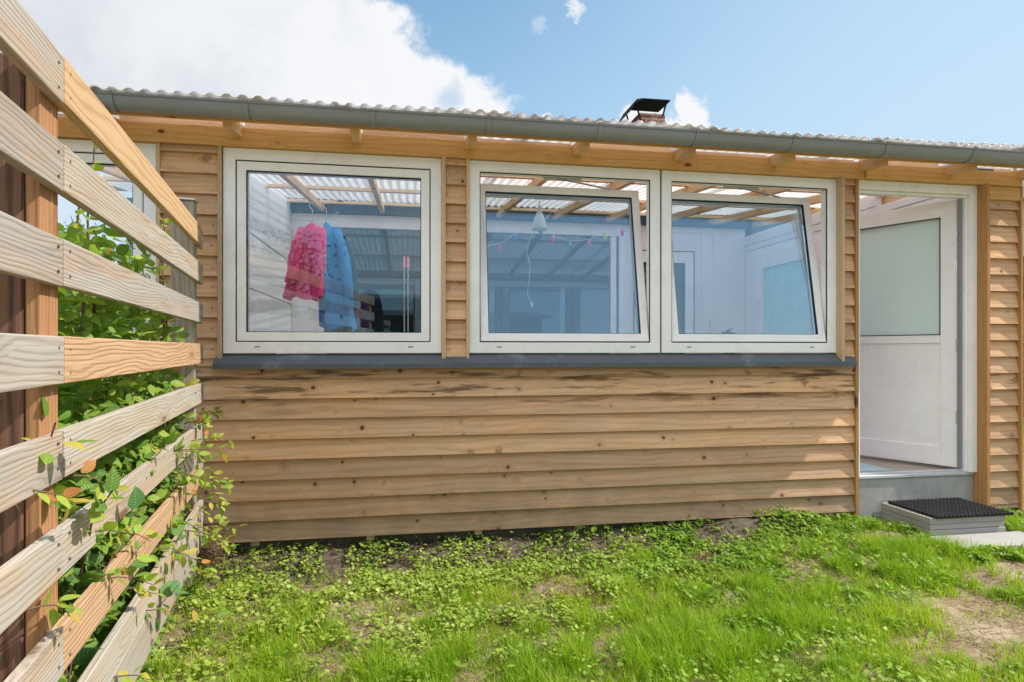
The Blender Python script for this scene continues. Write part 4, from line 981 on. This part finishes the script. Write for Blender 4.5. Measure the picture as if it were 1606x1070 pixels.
def cover(name, tm, n, x0, x1, y0, y1, pf, size, hz_, mat, label, cat, clump=True):
    x = rng.uniform(x0, x1, n); y = rng.uniform(y0, y1, n)
    p = pf(x, y)*(1-smv(.35, .65, bare(x, y)))
    keep = (rng.random(n) < p) & ~solid(x, y) & (fence_side(x, y) > -.95); x, y = x[keep], y[keep]; n = len(x)
    h = rng.uniform(.3, 1, n)*hz_*(.5+vnoise(x, y, 8, 4))
    tilt = rng.normal(size=(n, 3))*.38; up = unit(np.array([[.25, -.12, 1.]])+tilt)
    a = rng.uniform(0, 2*np.pi, n); fw = np.stack([np.cos(a), np.sin(a), rng.uniform(-.2, .3, n)], 1)
    rn = np.clip(rng.beta(2.2, 2.2, n)*.9+.4*(vnoise(x, y, 2.1, 8)-.5), 0, 1)
    o = scatter(name, tm, np.stack([x, y, ghv(x, y)+h], 1), frames(fw, up), size*rng.uniform(.5, 1.4, n), rn, mat)
    return tag(o, label, cat, kind='stuff')
def p_ivy(x, y):
    c = smv(.35, .62, vnoise(x, y, 5, 6)*.55+vnoise(x, y, 14, 7)*.45)
    sh = smv(3.42, 3.66, y)*smv(3.1, 2.0, x)
    return (1-.75*zone_grass(x, y))*smv(2.6, 1.1, x)*c*(1-.55*sh)+.010
def p_weed(x, y):
    c = smv(.32, .55, vnoise(x, y, 6, 16)*.6+vnoise(x, y, 17, 17)*.4)
    sh = smv(3.5, 3.68, y)*smv(3.1, 2.0, x)
    return (1-.8*zone_grass(x, y))*smv(.6, 1.7, x)*c*(1-.45*sh)+.02
cover('ground_ivy', round_t(), 120000, -1.5, 5.0, 1.7, 3.69, p_ivy, .0175, .055, M['ivy'], 'pale round leaved ground ivy spreading below the timber wall', 'ground cover')
cover('creeping_weeds', tri_t(), 80000, -1.0, 5.2, 1.8, 3.69, p_weed, .0215, .06, M['weed'], 'feathery green creeping weeds below the right half of the wall', 'ground cover')
cover('creeping_weeds', tri_t(), 2500, 3.15, 4.9, 2.84, 3.05, lambda x, y: np.ones_like(x)*.8, .030, .05, M['weed'], 'darker leafy weeds along the front of the paving slab', 'ground cover')
# dry straw and litter
def straw(name, n, cx, cy, rx, ry, h, label, cat, kind=None, sz=(.03, .09), gauss=True):
    x = cx+rng.normal(size=n)*rx*.5; y = cy+rng.normal(size=n)*ry*.5
    if not gauss: x = rng.uniform(cx-rx, cx+rx, n); y = rng.uniform(cy-ry, cy+ry, n)
    ok = ~solid(x, y); x, y = x[ok], y[ok]; n = len(x)
    up = unit(rng.normal(size=(n, 3))*np.array([1, 1, .25 if h < .05 else .8])+np.array([0, 0, .15])); a2 = rng.normal(size=(n, 3))
    y_ = unit(np.cross(up, a2)); x_ = np.cross(y_, up)
    L = rng.uniform(*sz, n); sc = np.stack([L, np.full(n, .8), L], 1)
    return tag(scatter(name, blades(0, .0016, .3), np.stack([x, y, ghv(x, y)+.004+rng.random(n)*h], 1), np.stack([x_, y_, up], 2), sc, rng.random(n), M['dry']), label, cat, kind=kind)
straw('straw_litter', 16000, 1.7, 2.75, 3.1, .98, .018, 'brown dead grass and straw lying between the green plants', 'straw', 'stuff', gauss=False)
for (px, py, rx, ry, lb) in ((1110, 884, .22, .12, 'patch of dead brown straw in the grass below the right window'), (905, 930, .18, .08, 'small bare straw patch in the lawn below the middle window')):
    a, b = fg(px, py, .03); straw('straw_patch', 700, a, b, rx, ry, .02, lb, 'straw', 'stuff')
a, b = fg(326, 905, 0); straw('dry_grass_clump', 1600, a, b, .08, .07, .16, 'dry brown grass clump at the foot of the fence by the wall', 'dry grass', 'stuff', sz=(.04, .1))
# clods / stones by the wall
m = MB()
for i in range(900):
    x = rng.uniform(-1.1, 2.9); y = 3.73-abs(rng.normal())*.12; s = rng.uniform(.004, .017); n0 = len(m.v)
    q = [Vector((rng.normal(), rng.normal(), rng.normal())).normalized() for _ in range(1)]
    for (a, b, c) in ((1, 0, 0), (-1, 0, 0), (0, 1, 0), (0, -1, 0), (0, 0, .7), (0, 0, -.7)):
        k = s*rng.uniform(.7, 1.3); m.v.append((x+a*k, y+b*k, float(gh(x, y)+mound(x, y))+s*.3+c*k))
    for f in ((0, 2, 4), (2, 1, 4), (1, 3, 4), (3, 0, 4), (2, 0, 5), (1, 2, 5), (3, 1, 5), (0, 3, 5)): m.f.append([n0+i_ for i_ in f]); m.r.append(.5); m.uv += [(0, 0)]*3
o = m.build('soil_clods', M['soil']); tag(o, 'dark soil clods and small stones under the edge of the cladding', 'soil', kind='stuff')
# ---------------------------------------------------------------- surroundings
ff = empty('garden_fence', (6.2, 9.0, 0)); tag(ff, 'brown boarded garden fence far off past the right corner of the house', 'fence')
for k in range(14):
    m = MB(); m.box(1.0, 10., 0, .025, .1+k*.145, .1+k*.145+.135, 'x'); o = m.build('board', M['farfence']); o.parent = ff
for k in range(6):
    m = MB(); m.box(1+k*1.8, 1.09+k*1.8, .026, .12, 0, 2.2, 'z'); o = m.build('post', M['farfence']); o.parent = ff
nh = empty('neighbour_house', (17, 15, 0)); tag(nh, 'pale green rendered house glimpsed beyond the far fence at the right edge', 'house')
m = MB(); m.box(-3, 5, 0, 6, 0, 5.6); o = m.build('wall', M['greenhouse']); o.parent = nh
m = MB(); m.prism([(-.4, 5.6), (3, 7.4), (6.4, 5.6)], -3.3, 5.3); o = m.build('roof', M['rooftile']); o.parent = nh
for k in range(3):
    m = MB(); m.box(-2.2+k*2.4, -1.0+k*2.4, -.02, .05, 2.9, 4.0); o = m.build('window', M['darkglass']); o.parent = nh
def tree(x, y, h, cr, label, seed, n=5000):
    global rng
    e = empty('garden_tree', (x, y, 0)); tag(e, label, 'tree', 'trees beyond the gardens')
    m = MB(); rr = random.Random(seed); tips = []
    m.tube([(0, 0, 0), (.05, 0, h*.3), (0, .05, h*.6), (0, 0, h*.9)], [.16, .13, .08, .02], 8)
    for k in range(9):
        z = h*rr.uniform(.25, .7); a = rr.uniform(0, 6.28); r_ = cr*rr.uniform(.5, .95)
        p = (r_*math.cos(a), r_*math.sin(a), z+rr.uniform(.1, .3)*h); m.tube([(0, 0, z), (p[0]*.5, p[1]*.5, z+.6*(p[2]-z)), p], [.06, .04, .01], 6); tips.append(p)
    o = m.build('trunk', M['twig'], smooth=True); o.parent = e
    tips += [(0, 0, h*.85), (.3, .2, h*.75), (-.4, 0, h*.7)]
    tp = np.array(tips)[rng.integers(0, len(tips), n)]; q = tp+rng.normal(size=(n, 3))*np.array([cr*.24, cr*.24, h*.075])
    scatter('crown', LEAF, q, frames(rng.normal(size=(n, 3)), rng.normal(size=(n, 3))), rng.uniform(.08, .16, n), rng.random(n), M['tree'], e)
tree(14.6, 11.5, 3.4, 1.3, 'bushy green tree behind the far fence at the right edge', 2)
tree(-9.0, 16, 4.0, 2.2, 'broad green tree beyond the left end of the house', 3)
# behind the viewer: what the panes reflect
sh = empty('dark_shed', (1.4, -6.6, 0)); tag(sh, 'low dark timber shed behind the viewer, mirrored in the left window', 'shed')
m = MB()
for k in range(19): m.box(-2.4, 3.2, 0, .03, k*.125, k*.125+.12, 'x')
m.box(-2.4, 3.2, -2.5, -.02, 0, 2.38); o = m.build('wall', M['shed']); o.parent = sh
m = MB(); m.prism([(.25, 2.36), (.25, 2.42), (-2.6, 2.75), (-2.6, 2.69)], -2.7, 3.5); o = m.build('roof', M['rooftile']); o.parent = sh
tree(-4.5, -9.5, 4.2, 2.2, 'leafy tree beside the dark shed behind the viewer', 4)
